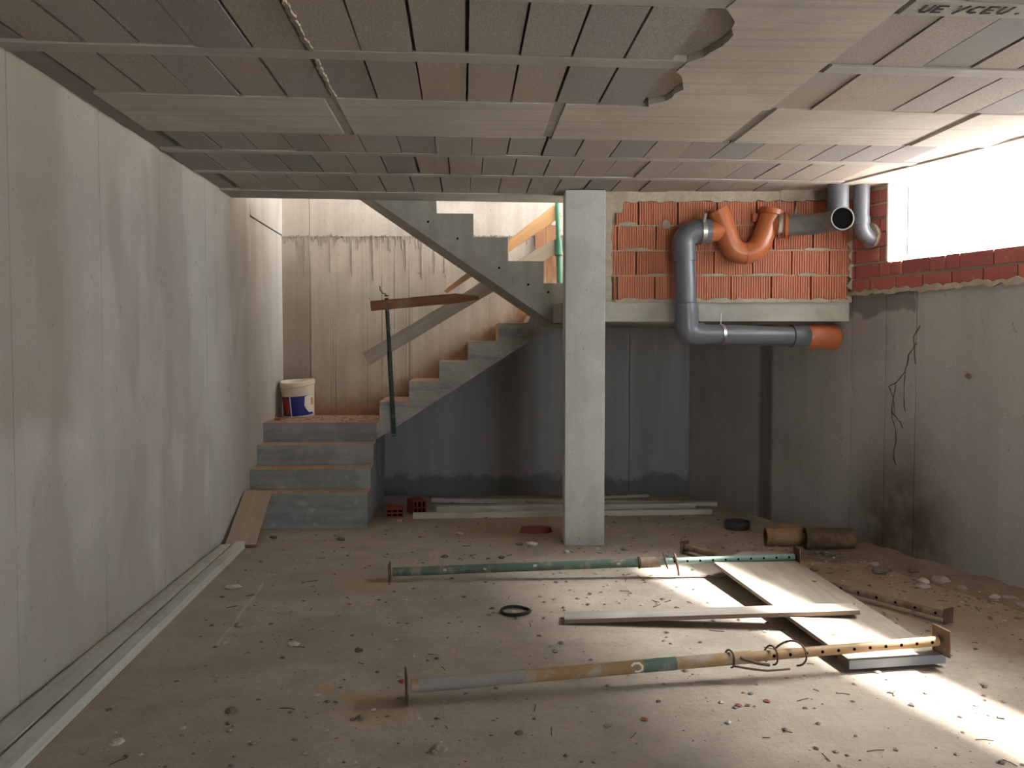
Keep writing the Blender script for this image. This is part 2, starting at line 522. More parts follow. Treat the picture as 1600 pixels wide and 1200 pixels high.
M['earth'] = concrete("loose earth", (0.30, 0.235, 0.175), (0.22, 0.165, 0.12), 0.0, 5.0, 0.5, bump=1.0, grain=0.35)
M['ink'] = plain("black marker", (0.02, 0.02, 0.03), 0.8)
M['wire'] = plain("rusty wire", (0.10, 0.055, 0.035), 0.8)
M['twig'] = plain("dry splinter", (0.09, 0.065, 0.045), 0.9)

# ------------------------------------------------------------------ the shell
H = 2.63
XL = -1.80
WT = math.atan2(1.0, -0.303)          # heading of the right wall
LV = math.sqrt(1 + 0.303 ** 2)


def xr(y):                            # inner face of the right wall
    return 4.85 - 0.303 * y


def yb(x):                            # inner face of the back wall
    return 8.86 - 0.06 * x


def yk(x):                            # front face of the ribbed brick infill
    return 6.78 - 0.08 * x


struct(MB().box((-2.1, -3.3, -0.2), (6.6, 9.5, 0.0)).obj("floor", M['floor']))

# left wall: core + shuttering panels
wl = struct(MB().box((XL - 0.30, -3.3, -0.1), (XL - 0.016, 9.3, 5.4)).obj("wall_left", M['slab']))
ys = [-3.2, -1.75, -0.85, 0.05, 0.95, 1.86, 2.77, 3.665, 4.555, 5.43, 6.36, 7.66, 9.2]
for a, b in zip(ys[:-1], ys[1:]):
    if a > 7:
        MB().box((XL - 0.02, a + 0.003, 0), (XL, b - 0.003, 2.565)).obj("concrete_panel", M['wall_left'], wl, bevel=0.003)
        MB().box((XL - 0.02, a + 0.003, 2.575), (XL + 0.006, b - 0.003, 5.4)).obj("concrete_panel", M['wall_left'], wl, bevel=0.003)
    else:
        MB().box((XL - 0.02, a + 0.003, 0), (XL, b - 0.003, H + 0.1)).obj("concrete_panel", M['wall_left'], wl, bevel=0.003)

# back wall
BA = math.atan(-0.06)
wb = struct(MB().box((-2.3, 0.016, -0.1), (4.0, 0.30, 5.4)).obj("wall_back", M['slab'], loc=(0, 8.86, 0), rot=(0, 0, BA)))
xs = [-2.2, -1.53, 1.62, 3.9]
for a, b in zip(xs[:-1], xs[1:]):
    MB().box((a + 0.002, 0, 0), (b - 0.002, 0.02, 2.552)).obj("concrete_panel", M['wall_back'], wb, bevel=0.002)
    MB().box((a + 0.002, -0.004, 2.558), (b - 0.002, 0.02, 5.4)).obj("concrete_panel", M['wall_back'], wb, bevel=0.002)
for k in range(5):
    MB().box((-1.0 + 0.3 * k, -0.03, 2.915), (-0.71 + 0.3 * k, 0.0, 3.10)).obj("brick", M['brick'], wb, bevel=0.004)
# grout runs under the pour joint
dr = MB()
x = -1.78
while x < 1.1:
    L = random.choice((0.02, 0.03, 0.05, 0.06, 0.08, 0.1, 0.14)) * random.uniform(0.7, 1.3)
    if random.random() < 0.10:
        L = random.uniform(0.2, 0.5)
    w = random.uniform(0.005, 0.011)
    top = 2.565 + random.uniform(-0.012, 0.012)
    n = 5
    pts = [(x + random.uniform(-0.003, 0.003), -0.003, top - L * i / n) for i in range(n + 1)]
    dr.tube(pts, [w * random.uniform(0.8, 1.5) * (1 - 0.55 * i / n) for i in range(n + 1)], 5)
    x += random.uniform(0.010, 0.028)
dr.obj("grout_runs", M['grout'], wb, smooth=60, kind="stuff")

# right wall: concrete up to 1.87, brick above, long window
wr = struct(MB().box((-3.5, -0.32, -0.1), (9.6, -0.016, 1.86)).obj("wall_right", M['slab'], loc=(4.85, 0, 0), rot=(0, 0, WT)))
tt = [v * LV for v in (-3.2, -1.4, 0.4, 1.3, 2.2, 3.1, 4.0, 4.95, 5.93, 6.20, 6.53, 7.52, 8.2, 9.1)]
for a, b in zip(tt[:-1], tt[1:]):
    MB().box((a + 0.003, -0.02, 0), (b - 0.003, 0, 1.868)).obj("concrete_panel", M['wall_right'], wr, bevel=0.003)
W0, W1 = 3.25 * LV, 6.205 * LV          # window span along the wall
T = 0.14
# mortar cores of the brickwork
MB().box((-3.5, -T, 1.866), (W0, -0.012, 2.70)).obj("mortar_core", M['mortar'], wr)
MB().box((W0, -T, 1.866), (W1, -0.012, 2.066)).obj("mortar_core", M['mortar'], wr)
MB().box((W1, -T, 1.866), (7.0 * LV, -0.012, 2.70)).obj("mortar_core", M['mortar'], wr)


def red_bricks(z0, h, t0, t1, lens, off=0.0):
    t = t1 - off
    i = 0
    while t > t0 + 0.03:
        L = lens[i % len(lens)] if isinstance(lens, (list, tuple)) else lens
        a = max(t - L, t0)
        MB().box((a + 0.006, -T + 0.004, z0 + 0.009), (t - 0.006, random.uniform(-0.003, 0.004), z0 + h - 0.005 + random.uniform(-0.004, 0.003))).obj("brick", M['brick_red'], wr, bevel=0.003)
        t = a
        i += 1


T1 = 6.62 * LV
red_bricks(1.868, 0.102, 3.0 * LV, T1, 0.245, 0.03)
red_bricks(1.970, 0.106, 3.0 * LV, T1, (0.115, 0.245, 0.115, 0.10, 0.25, 0.13, 0.115, 0.26, 0.26, 0.25), 0.0)
for k in range(5):
    red_bricks(2.078 + 0.104 * k, 0.104, W1, T1, (0.245, 0.25) if k % 2 else (0.12, 0.245, 0.13))
    red_bricks(2.078 + 0.104 * k, 0.104, W0 - 0.5, W0, 0.25, 0.12 if k % 2 else 0.0)


def ragged(poly_n, cx, cz, rx, rz, seed, amp=0.35):
    out = []
    for i in range(poly_n):
        a = 2 * math.pi * i / poly_n
        k = 1 + amp * mnoise.noise(Vector((math.cos(a) * 1.7 + seed * 3.1, math.sin(a) * 1.7, seed)))
        k *= 1 + 0.12 * random.uniform(-1, 1)
        out.append((cx + rx * k * math.cos(a), cz + rz * k * math.sin(a)))
    return out


def ragged_band(x0, x1, zlo, zhi, amp_lo, amp_hi, step, seed):
    n = max(3, int((x1 - x0) / step))
    low = [(x0 + (x1 - x0) * i / n, zlo + amp_lo * mnoise.noise(Vector((i * 0.55, seed, 0.3))) + amp_lo * 0.4 * random.uniform(-1, 1)) for i in range(n + 1)]
    top = [(x0 + (x1 - x0) * i / n, zhi + amp_hi * mnoise.noise(Vector((i * 0.55, seed + 7, 0.9))) + amp_hi * 0.4 * random.uniform(-1, 1)) for i in range(n + 1)]
    return low + top[::-1]


def quads_band(mb, band, y0, y1):
    """triangulation-safe ragged strip: one little prism per column"""
    n = len(band) // 2
    low, top = band[:n], band[n:][::-1]
    for i in range(n - 1):
        mb.prism([low[i], low[i + 1], top[i + 1], top[i]], lambda a, b: (a, y0, b), lambda a, b: (a, y1, b))
    return mb


# squeezed-out mortar along the top of the concrete
quads_band(MB(), ragged_band(3.0 * LV, T1, 1.852, 1.884, 0.016, 0.024, 0.035, 3), -0.02, 0.018).obj("mortar_bead", M['mortar'], wr)
# window: pale reveals and a thin guide rod
w1 = struct(MB().box((W1 - 0.012, -T - 0.004, 2.078), (W1 + 0.004, 0.003, 2.62)).obj("window_1", M['reveal'], loc=(4.85, 0, 0), rot=(0, 0, WT)))
MB().box((W0 - 0.004, -T - 0.004, 2.078), (W0 + 0.012, 0.003, 2.62)).obj("reveal", M['reveal'], w1)
MB().tube([(W1 - 0.035, -T - 0.01, 2.12), (W1 - 0.035, -T - 0.01, 2.60)], 0.006, 8).obj("guide_rod", M['pvc_grey'], w1)
# root-like dark veins on the right wall
rt = MB()
for pts in (((5.93, 1.50), (5.99, 1.42), (6.02, 1.30), (6.10, 1.22), (6.16, 1.20), (6.12, 1.10), (6.10, 0.98)), ((6.02, 1.30), (6.03, 1.12), (6.01, 1.0)), ((6.10, 1.22), (6.14, 1.02), (6.09, 0.86), (6.11, 0.72), (6.08, 0.62)), ((5.90, 1.62), (5.95, 1.54), (5.93, 1.30)), ((6.14, 1.02), (6.05, 0.95), (6.03, 0.90))):
    q = []
    for i in range(len(pts) - 1):
        for k in range(4):
            u = k / 4
            q.append(((pts[i][0] * (1 - u) + pts[i + 1][0] * u) * LV + random.uniform(-0.006, 0.006), 0.001, pts[i][1] * (1 - u) + pts[i + 1][1] * u))
    rt.tube(q, [random.uniform(0.002, 0.006) for _ in q], 5)
rt.obj("dry_root", M['twig'], wr)
ch = MB().tube([(5.50 * LV, -0.002, 1.30), (5.51 * LV, 0.006, 1.28)], 0.018, 8).obj("rust_spot", M['rust'], wr)

# wall behind the camera, with the wide doorway daylight comes through
wn = struct(MB().box((-2.1, -3.3, -0.1), (2.1, -3.0, H + 0.1)).obj("wall_front", M['wall_left']))
MB().box((4.1, -3.3, -0.1), (6.2, -3.0, H + 0.1)).obj("wall_pier", M['wall_left'], wn)
MB().box((2.1, -3.3, 2.2), (4.1, -3.0, H + 0.1)).obj("lintel", M['wall_left'], wn)

# ground outside
struct(MB().prism([(xr(-4) + 0.13, -4), (40, -4), (40, 30), (xr(30) + 0.13, 30)], lambda a, b: (a, b, 1.80), lambda a, b: (a, b, 2.03)).obj("ground_outside", M['outside']))
struct(MB().box((-12, -25, -0.2), (14, -3.3, -0.01)).obj("driveway", M['outside']))
# unseen slab above the stairwell, added and sized to hold back its daylight
struct(MB().box((-2.1, 3.0, 5.4), (5.0, 9.4, 5.6)).obj("upper_shade_slab", M['ceil_flat']))

# ------------------------------------------------------------------ ceiling
JS = 0.036                              # the joists run a little askew to the left wall
slab_poly = [(-2.1, -3.3), (6.4, -3.3), (xr(-3.3) + 0.3, -3.3), (xr(6.9) + 0.2, 6.95), (1.03, 6.95), (1.03, 7.20), (-2.1, 7.05)]
slab_poly = [(-2.1, -3.3), (xr(-3.3) + 0.25, -3.3), (xr(6.9) + 0.25, 6.98), (1.05, 6.98), (1.05, 7.20), (-2.1, 7.06)]
ceiling = struct(MB().prism(slab_poly, lambda a, b: (a, b, H + 0.045), lambda a, b: (a, b, H + 0.32)).obj("ceiling", M['slab']))

_bm = {}


def skew_box(w, y0, y1, th, key):
    if key not in _bm:
        h = w / 2 - 0.002
        p = [(-h, y0 - JS * h), (h, y0 + JS * h), (h, y1 + JS * h), (-h, y1 - JS * h)]
        me = MB().prism(p, lambda a, b: (a, b, 0), lambda a, b: (a, b, th)).mesh("ceiling_block", M['block'])
        _bm[key] = me
    return _bm[key]


ROWS = [(0.50, 1.03), (1.16, 1.68), (1.80, 2.32), (2.44, 2.91), (3.045, 3.60), (3.71, 4.275), (5.00, 5.445), (5.53, 6.085), (6.17, 6.79)]
CROSS_L, CROSS_R = 0.92, 1.487
PITCH = 0.2085
for r, (a, b) in enumerate(ROWS):
    x = 1.575 - PITCH * 17 if r < 6 else 1.575 - PITCH * 17 + (0.1 if r == 7 else 0.03)
    n = 0
    while x < 5.2:
        y0, y1 = a + JS * x, b + JS * x
        xm = x
        hidden = False
        if r < 6 and CROSS_L - 0.12 < xm < CROSS_R + 0.01:
            hidden = True
        if xm - 0.1 < XL + 0.03:
            hidden = True
        if xm + 0.1 > xr(y1) - 0.30:
            hidden = True
        if r == 8 and xm > 1.0 and y1 > yk(xm) + 0.05:
            pass
        if not hidden:
            o = link("ceiling_block", skew_box(PITCH, 0, b - a, 0.05, r), ceiling, (xm, y0, H + random.uniform(-0.002, 0.004)), (random.uniform(-0.003, 0.003), random.uniform(-0.008, 0.008), random.uniform(-0.006, 0.006)))
            o.scale.x = random.choice((0.94, 0.965, 0.975, 0.985, 0.998))
        x += PITCH


def strip(name, mat, x0, x1, a, b, z=H - 0.003, th=0.06, bevel=0.002, parent=ceiling):
    return MB().prism([(x0, a + JS * x0), (x1, a + JS * x1), (x1, b + JS * x1), (x0, b + JS * x0)], lambda p, q: (p, q, z), lambda p, q: (p, q, z + th)).obj(name, mat, parent, bevel=bevel)


prev = None
for a, b in ((1.03, 1.16), (1.68, 1.80), (2.32, 2.44), (2.91, 3.045), (3.60, 3.71)):
    strip("joist", M['joist'], XL + 0.02, CROSS_L, a + 0.004, b - 0.004)
    strip("joist", M['joist'], CROSS_R + 0.02, xr(b) - 0.3, a + 0.004, b - 0.004)
for a, b in ((5.445, 5.53), (6.085, 6.17)):
    strip("joist", M['joist'], XL + 0.02, xr(b) - 0.33, a + 0.004, b - 0.004)
# wide flat beam cast against boards: separate lifts with a seam between them
for x0, x1 in ((-1.69, -0.655), (-0.60, 0.425), (0.48, 1.452), (1.515, 2.50), (2.56, 3.02)):
    strip("cast_panel", M['ceil_flat'], x0, x1, 4.285, 4.99, H - 0.003)
for x0 in (-0.655, 0.425, 1.452, 2.50):
    strip("seam_strip", M['joist'], x0, x0 + 0.064, 4.285, 4.99, H + 0.010, 0.04, 0)
# cross beam with a ragged spilled edge over the blocks on its left side
edge = []
n = 60
for i in range(n + 1):
    y = 0.5 + (4.33 - 0.5) * i / n
    s = 0.88 + 0.05 * mnoise.noise(Vector((y * 2.2, 3.3, 0.1))) + 0.015 * random.uniform(-1, 1)
    for yc, hw, dep in ((3.35, 0.26, 0.10), (4.02, 0.24, 0.10)):
        q = abs(y - yc) / hw
        if q < 1:
            s += dep * math.sqrt(1 - q * q) * (0.6 + 0.4 * math.sin((y - yc) * 5 + 1))
    edge.append((s, y))
cb = MB()
for i in range(n):
    cb.prism([edge[i], (CROSS_R - 0.01, edge[i][1]), (CROSS_R - 0.01, edge[i + 1][1]), edge[i + 1]], lambda a, b: (a, b, H - 0.008), lambda a, b: (a, b, H + 0.05))
cb.obj("cross_beam", M['ceil_flat'], ceiling)
# exposed block ends next to the spill
for yc in (3.10, 3.72):
    MB().prism([(0.78, yc + 0.03), (1.02, yc + 0.04), (1.02, yc + 0.53), (0.78, yc + 0.52)], lambda a, b: (a, b, H + 0.020), lambda a, b: (a, b, H + 0.05)).obj("ceiling_block", M['block'], ceiling)
# shadowed concrete margin against the left wall, edge beam at the stairwell, smooth margin at the window wall
MB().prism([(XL - 0.01, 0.0), (XL + 0.12, 0.0), (XL + 0.12, 6.8), (XL - 0.01, 6.8)], lambda a, b: (a, b, H + 0.012), lambda a, b: (a, b, H + 0.06)).obj("edge_margin", M['slab'], ceiling, bevel=0.004)
MB().prism([(XL, 6.80 + JS * XL), (1.05, 6.80 + JS * 1.05), (1.05, 7.20), (XL, 7.06)], lambda a, b: (a, b, H - 0.006), lambda a, b: (a, b, H + 0.32)).obj("edge_beam", M['joist'], ceiling, bevel=0.004)
mg = []
n = 40
for i in range(n + 1):
    y = 0.3 + (6.75 - 0.3) * i / n
    mg.append((xr(y) - 0.29 + 0.03 * mnoise.noise(Vector((y * 1.4, 8.1, 2.0))), y))
mm = MB()
for i in range(n):
    mm.prism([mg[i], (xr(mg[i][1]) + 0.16, mg[i][1]), (xr(mg[i + 1][1]) + 0.16, mg[i + 1][1]), mg[i + 1]], lambda a, b: (a, b, H - 0.004), lambda a, b: (a, b, H + 0.06))
MB().prism([(xr(0.3) - 0.75, 0.3), (xr(0.3) + 0.1, 0.3), (xr(6.75) + 0.1, 6.75), (xr(6.75) - 0.75, 6.75)], lambda a, b: (a, b, H + 0.008), lambda a, b: (a, b, H + 0.05)).obj("margin_backing", M['ceil_flat'], ceiling)
mm.obj("window_margin", M['ceil_flat'], ceiling)
# rough seam of mortar on the block line above the flat beam joint
for x0, ya, yb2 in ((-0.60, 3.10, 3.58), (-0.60, 3.72, 4.25)):
    sm = MB()
    for k in range(16):
        y = ya + (yb2 - ya) * k / 16
        sm.prism(ragged(7, x0 + random.uniform(-0.006, 0.006), y, 0.009, 0.026, k), lambda a, b: (a, b, H - 0.008), lambda a, b: (a, b, H + 0.01))
    sm.obj("mortar_seam", M['mortar'], ceiling, kind="stuff")


# marker lettering on the joist: UE YCEU .
def ribbon(mb, pts, w, z):
    for (a, b), (c, d) in zip(pts[:-1], pts[1:]):
        t = Vector((c - a, d - b, 0)).normalized() * w / 2
        nrm = Vector((-t.y, t.x, 0))
        A, B = Vector((a, b, z)) - t, Vector((c, d, z)) + t
        q = [A + nrm, B + nrm, B - nrm, A - nrm]
        mb.add(q + [p + Vector((0, 0, 0.004)) for p in q], [(0, 1, 2, 3), (4, 7, 6, 5), (0, 4, 5, 1), (1, 5, 6, 2), (2, 6, 7, 3), (3, 7, 4, 0)])


GL = {'U': [[(0, 1), (0, 0.3), (0.25, 0), (0.6, 0), (0.85, 0.3), (0.9, 1)]],
      'E': [[(0.9, 1), (0.1, 1), (0.05, 0), (0.8, 0)], [(0.1, 0.52), (0.7, 0.52)]],
      'Y': [[(0, 1), (0.4, 0.5)], [(0.95, 1), (0.2, -0.1)]],
      'C': [[(0.9, 0.95), (0.4, 1), (0.05, 0.6), (0.1, 0.15), (0.5, 0), (0.8, 0.08)]],
      '.': [[(0.3, 0.0), (0.4, 0.06)]]}
tx = MB()
for chx, x0 in zip("UEYCEU.", (1.562, 1.607, 1.682, 1.732, 1.785, 1.838, 1.900)):
    for st in GL[chx]:
        # letter tops point towards the camera: the joist is read from below
        ribbon(tx, [(x0 + 0.034 * u, 3.062 - 0.055 * v) for u, v in st], 0.009, H - 0.0055)
tx.obj("marker_lettering", M['ink'], ceiling)

# ------------------------------------------------------------------ column
tag(MB().prism([(0.735, 6.585), (1.03, 6.57), (1.045, 6.87), (0.75, 6.885)], lambda a, b: (a, b, -0.01), lambda a, b: (a, b, H - 0.006)).obj("concrete_column", M['column'], bevel=0.006),
    "pale square concrete column standing between the stairs and the brick infill", "column")

# ------------------------------------------------------------------ staircase
stair = thing("concrete_staircase", "unfinished grey concrete staircase turning up beside the left wall", "stairs", (-1.3, 7.3, 0))


def under(o, root):
    o.parent = root
    o.matrix_parent_inverse = Matrix.Translation(root.location).inverted()
    return o


sz = [0.0, 0.286, 0.452, 0.627, 0.80]
sy = [7.31, 7.545, 7.82, 8.065]
for k in range(4):
    z0, z1 = sz[k], sz[k + 1]
    o = MB()
    # slightly uneven front edge
    nseg = 8
    for i in range(nseg):
        xa, xb = XL + (1.0) * i / nseg, XL + (1.0) * (i + 1) / nseg
        ja, jb = 0.006 * mnoise.noise(Vector((i * 0.8, k, 0.5))), 0.006 * mnoise.noise(Vector((i * 0.8 + 0.8, k, 0.5)))
        o.prism([(xa, sy[k] + ja), (xb, sy[k] + jb), (xb, 8.98), (xa, 8.98)], lambda a, b: (a, b, z0 - (0.02 if k == 0 else 0.0)), lambda a, b: (a, b, z1))
    under(o.obj("step", M['stair_dusty']), stair)
# second flight along the back wall
f2 = [(-0.80, 0.64), (-0.80, 0.80), (-0.772, 0.80), (-0.772, 0.985), (-0.507, 0.985), (-0.507, 1.168), (-0.237, 1.168), (-0.237, 1.345), (0.026, 1.345), (0.026, 1.53), (0.30, 1.53), (0.30, 1.695), (0.56, 1.695), (0.60, 1.775), (0.86, 1.79), (0.86, 1.70), (0.80, 1.668)]
MBf = MB().prism(f2, lambda a, b: (a, 8.08, b), lambda a, b: (a, 8.97, b))
under(MBf.obj("lower_flight", M['flight_dusty'], bevel=0.004), stair)
# landing slab that carries the brick infill
lp = [(0.70, 7.12), (0.74, 6.86), (1.0, yk(1.0) + 0.004), (xr(yk(2.8)) + 0.05, yk(2.8) + 0.004), (xr(8.7) + 0.05, 8.75), (0.70, 8.90)]
under(MB().prism(lp, lambda a, b: (a, b, 1.664), lambda a, b: (a, b, 1.815)).obj("landing_slab", M['beam'], bevel=0.005), stair)
# upper flight climbing back to the left in front
f3 = [(0.708, 1.655), (1.0, 1.655), (1.0, 1.80), (0.91, 1.80), (0.91, 1.983), (0.628, 1.983), (0.628, 2.156), (0.343, 2.156), (0.343, 2.343), (0.068, 2.343), (0.068, 2.527), (-0.223, 2.527), (-0.223, 2.71), (-0.50, 2.71), (-0.50, 2.90), (-0.80, 2.95), (-1.0, 2.95), (-1.0, 2.817)]
upf = under(MB().prism(f3, lambda a, b: (a, 7.13, b), lambda a, b: (a, 7.98, b)).obj("upper_flight", M['flight'], bevel=0.005), stair)
for x, z in ((-0.29, 2.46), (-0.06, 2.33), (0.27, 2.10), (0.66, 1.91), (0.50, 1.97)):
    MB().tube([(x, 7.131, z), (x, 7.126, z)], 0.009, 10).obj("tie_hole", M['dark'], upf)

# ------------------------------------------------------------------ ribbed brick infill
KA = math.atan(-0.08)
KL = math.sqrt(1 + 0.08 ** 2)
wk = struct(MB().box((0.99, 0.034, 1.80), (3.02, 0.15, H + 0.04)).obj("wall_infill", M['mortar'], loc=(0, 6.78, 0), rot=(0, 0, KA)))
_rb = {}


def ribbed(w, h):
    key = (round(w, 2), round(h, 3))
    if key not in _rb:
        w, h = key
        n = max(2, int(w / 0.0175))
        prof = []
        for i in range(n):
            x0 = -w / 2 + w * i / n
            p = w / n
            prof += [(x0, 0.0), (x0 + p * 0.62, 0.0), (x0 + p * 0.68, 0.009), (x0 + p * 0.94, 0.009)]
        prof += [(w / 2, 0.0), (w / 2, 0.05), (-w / 2, 0.05)]
        _rb[key] = MB().prism(prof, lambda a, b: (a, b, 0.0), lambda a, b: (a, b, h)).mesh("brick", M['brick'])
    return _rb[key]


rows = [(1.826, 0.178, (1.118, 1.153, 1.437, 1.730, 2.010, 2.309, 2.604, 2.88)),
        (2.011, 0.178, (1.105, 1.293, 1.591, 1.880, 2.170, 2.461, 2.742, 2.93)),
        (2.198, 0.178, (1.105, 1.153, 1.442, 1.735, 2.027, 2.323, 2.618, 2.92)),
        (2.385, 0.170, (1.140, 1.312, 1.605, 1.902, 2.194, 2.480, 2.756, 2.95))]
for z, h, js in rows:
    js = [q * 0.988 for q in js]
    quads_band(MB(), ragged_band(1.05, 2.95, z - 0.012, z + 0.001, 0.002, 0.002, 0.05, z * 7), 0.004, 0.04).obj("mortar_bed", M['mortar'], wk)
    for a, b in zip(js[:-1], js[1:]):
        w = b - a - 0.010
        link("brick", ribbed(w, h), wk, ((a + b) / 2 * KL, random.uniform(-0.002, 0.003), z + random.uniform(-0.002, 0.002)), (0, 0, random.uniform(-0.006, 0.006)))
# smeared mortar: left margin, top strip, foot, corner, odd patches
n = 26
lo = MB()
for i in range(n):
    za, zb_ = 1.82 + (H - 1.82) * i / n, 1.82 + (H - 1.82) * (i + 1) / n
    ra = 1.10 + 0.02 * mnoise.noise(Vector((i * 0.5, 1, 1))) + (0.06 if zb_ > 2.5 else 0) + max(0, za - 2.42) * 0.25
    rb_ = 1.10 + 0.02 * mnoise.noise(Vector((i * 0.5 + 0.5, 1, 1))) + (0.06 if zb_ > 2.5 else 0) + max(0, zb_ - 2.42) * 0.25
    lo.prism([(1.0, za), (ra, za), (rb_, zb_), (1.0, zb_)], lambda a, b: (a, -0.010, b), lambda a, b: (a, 0.02, b))
lo.obj("mortar_smear", M['mortar'], wk)
quads_band(MB(), ragged_band(1.02, 2.98, 2.555, H + 0.02, 0.018, 0.0, 0.04, 12), -0.008, 0.02).obj("mortar_strip", M['mortar'], wk)
quads_band(MB(), ragged_band(1.13, 2.96, 1.806, 1.832, 0.006, 0.02, 0.035, 5), -0.014, 0.02).obj("mortar_strip", M['mortar'], wk)
n = 24
lo = MB()
for i in range(n):
    za, zb_ = 1.82 + (2.45 - 1.82) * i / n, 1.82 + (2.45 - 1.82) * (i + 1) / n
    ra = 2.86 + 0.05 * mnoise.noise(Vector((i * 0.6, 4, 1)))
    rb_ = 2.86 + 0.05 * mnoise.noise(Vector((i * 0.6 + 0.6, 4, 1)))
    lo.prism([(ra, za), (3.0, za), (3.0, zb_), (rb_, zb_)], lambda a, b: (a, -0.010, b), lambda a, b: (a, 0.02, b))
lo.obj("mortar_smear", M['mortar'], wk)
for i, (cx, cz, rx, rz) in enumerate(((1.22, 2.392, 0.07, 0.014), (1.50, 2.385, 0.03, 0.03), (1.30, 2.200, 0.10, 0.012), (1.62, 2.199, 0.06, 0.010), (1.86, 2.010, 0.10, 0.011), (2.25, 2.012, 0.14, 0.010), (2.62, 2.200, 0.10, 0.010), (2.55, 2.012, 0.07, 0.012), (1.45, 2.015, 0.10, 0.008), (2.46, 2.44, 0.012, 0.07))):
    MB().prism(ragged(14, cx, cz, rx, rz, i), lambda a, b: (a, -0.006, b), lambda a, b: (a, 0.012, b)).obj("mortar_patch", M['mortar'], wk)

# ------------------------------------------------------------------ drain run with trap
drain = thing("drain_pipe", "grey and orange drain pipe run with a U-shaped trap on the brick infill", "pipe", (1.63, 6.62, 1.5))


def dpart(mb, name, mat, smooth=50):
    return under(mb.obj(name, mat, None, smooth=smooth), drain)


R = 0.078
ND = Vector((0.957, 0.29, 0.0))        # square to the right wall
e0 = Vector((1.640, 6.585, 1.568))
endp = Vector((xr(6.72) + 0.0, 6.775, 1.550))
hd = (endp - e0).normalized()
# bottom bend
dpart(MB().tube([e0 + Vector((0, 0.0, 0.17)), e0 + Vector((0, 0, 0.07))] + [e0 + Vector((0, 0, 0.07)) * (1 - u) ** 2 + hd * 0.09 * u ** 2 for u in (0.2, 0.4, 0.6, 0.8, 1.0)] + [e0 + hd * 0.13], 0.087, 24), "elbow", M['pvc_grey'])
dpart(MB().tube([e0 + hd * 0.12, e0 + hd * (0.86)], R * 0.95, 24), "horizontal_pipe", M['pvc_grey'])
dpart(MB().tube([e0 + hd * 0.84, e0 + hd * 0.95, e0 + hd * 0.98], [0.088, 0.088, 0.082], 24), "socket", M['pvc_grey'])
dpart(MB().tube([e0 + hd * 0.97, e0 + hd * 1.0, endp + hd * 0.02], [0.084, 0.094, 0.098], 24), "orange_coupling", M['pvc_orange'])
dpart(MB().tube([e0 + hd * 0.262, e0 + hd * 0.285], 0.081, 24), "clamp_band", M['steel'])
dpart(MB().tube([e0 + hd * 0.27 + Vector((0, 0, 0.07)), e0 + hd * 0.27 + Vector((0, -0.005, 0.16))], 0.005, 8), "hanger_rod", M['steel'])
vt = Vector((1.618, 6.60, 2.20))
vb = e0 + Vector((0, 0, 0.12))
dpart(MB().tube([vb + (vt - vb) * 0.04, vb + (vt - vb) * 0.2, vb + (vt - vb) * 0.21, vb + (vt - vb) * 0.98], [0.088, 0.088, R, R], 24), "vertical_pipe", M['pvc_grey'])
vax = (vt - vb).normalized()
# top bend to the right
c = Vector((1.73, 6.60, 2.228))
pts = [vt - vax * 0.10, vt - vax * 0.0] + arc((1.72, 6.60, 2.215), 0.105, 180, 90, 7, (1, 0, 0), (0, 0, 1)) + [Vector((1.755, 6.60, 2.32))]
dpart(MB().tube(pts, 0.085, 24), "elbow", M['pvc_grey'])
dpart(MB().tube([(1.745, 6.60, 2.32), (1.812, 6.60, 2.32)], 0.092, 24), "socket", M['pvc_grey'])
dpart(MB().tube([(1.742, 6.60, 2.32), (1.772, 6.60, 2.32)], 0.096, 24), "clamp_band", M['steel'])
dpart(MB().tube([(1.748, 6.53, 2.385), (1.75, 6.49, 2.44)], 0.012, 10), "clamp_bolt", M['steel'])
# orange trap
dpart(MB().tube([(1.80, 6.60, 2.32), (1.86, 6.60, 2.325), (1.93, 6.60, 2.335)], [0.080, 0.076, 0.074], 24), "trap_inlet", M['pvc_orange'])
trap = [Vector((1.868, 6.60, 2.475)), Vector((1.89, 6.60, 2.43)), Vector((1.955, 6.60, 2.255))]
trap += arc((2.075, 6.60, 2.285), 0.125, 200, 335, 10, (1, 0, 0), (0, 0, 1)) + [Vector((2.262, 6.60, 2.42)), Vector((2.275, 6.60, 2.475))]
# smooth polyline
sm = []
for i in range(len(trap) - 1):
    for k in range(3):
        sm.append(trap[i].lerp(trap[i + 1], k / 3))
sm.append(trap[-1])
for _ in range(3):
    sm = [sm[0]] + [(sm[i - 1] + sm[i] * 2 + sm[i + 1]) / 4 for i in range(1, len(sm) - 1)] + [sm[-1]]
dpart(MB().tube(sm, R, 24), "trap_bend", M['pvc_orange'])
tdir = (sm[-1] - sm[-2]).normalized()
dpart(MB().tube([sm[-1] - tdir * 0.035, sm[-1] - tdir * 0.033, sm[-1] + tdir * 0.005], [R, 0.092, 0.092], 24), "trap_lip", M['pvc_orange'])
mid = min(range(len(sm)), key=lambda i: sm[i].z)
tm = (sm[mid + 1] - sm[mid - 1]).normalized()
dpart(MB().tube([sm[mid] - tm * 0.004, sm[mid] + tm * 0.004], R + 0.003, 24), "trap_seam", M['pvc_orange'])
dpart(MB().box((1.955, 6.64, 2.40), (1.985, 6.74, 2.45)), "trap_lug", M['pvc_orange'])
dpart(MB().box((2.145, 6.64, 2.40), (2.18, 6.74, 2.46)), "trap_lug", M['pvc_orange'])
dpart(MB().tube([(2.25, 6.60, 2.375), (2.30, 6.585, 2.368), (2.36, 6.565, 2.362)], [0.07, 0.076, 0.088], 24), "trap_outlet", M['pvc_orange'])
dpart(MB().tube([(2.358, 6.566, 2.362), (2.378, 6.56, 2.362)], 0.098, 24), "socket", M['pvc_orange'])
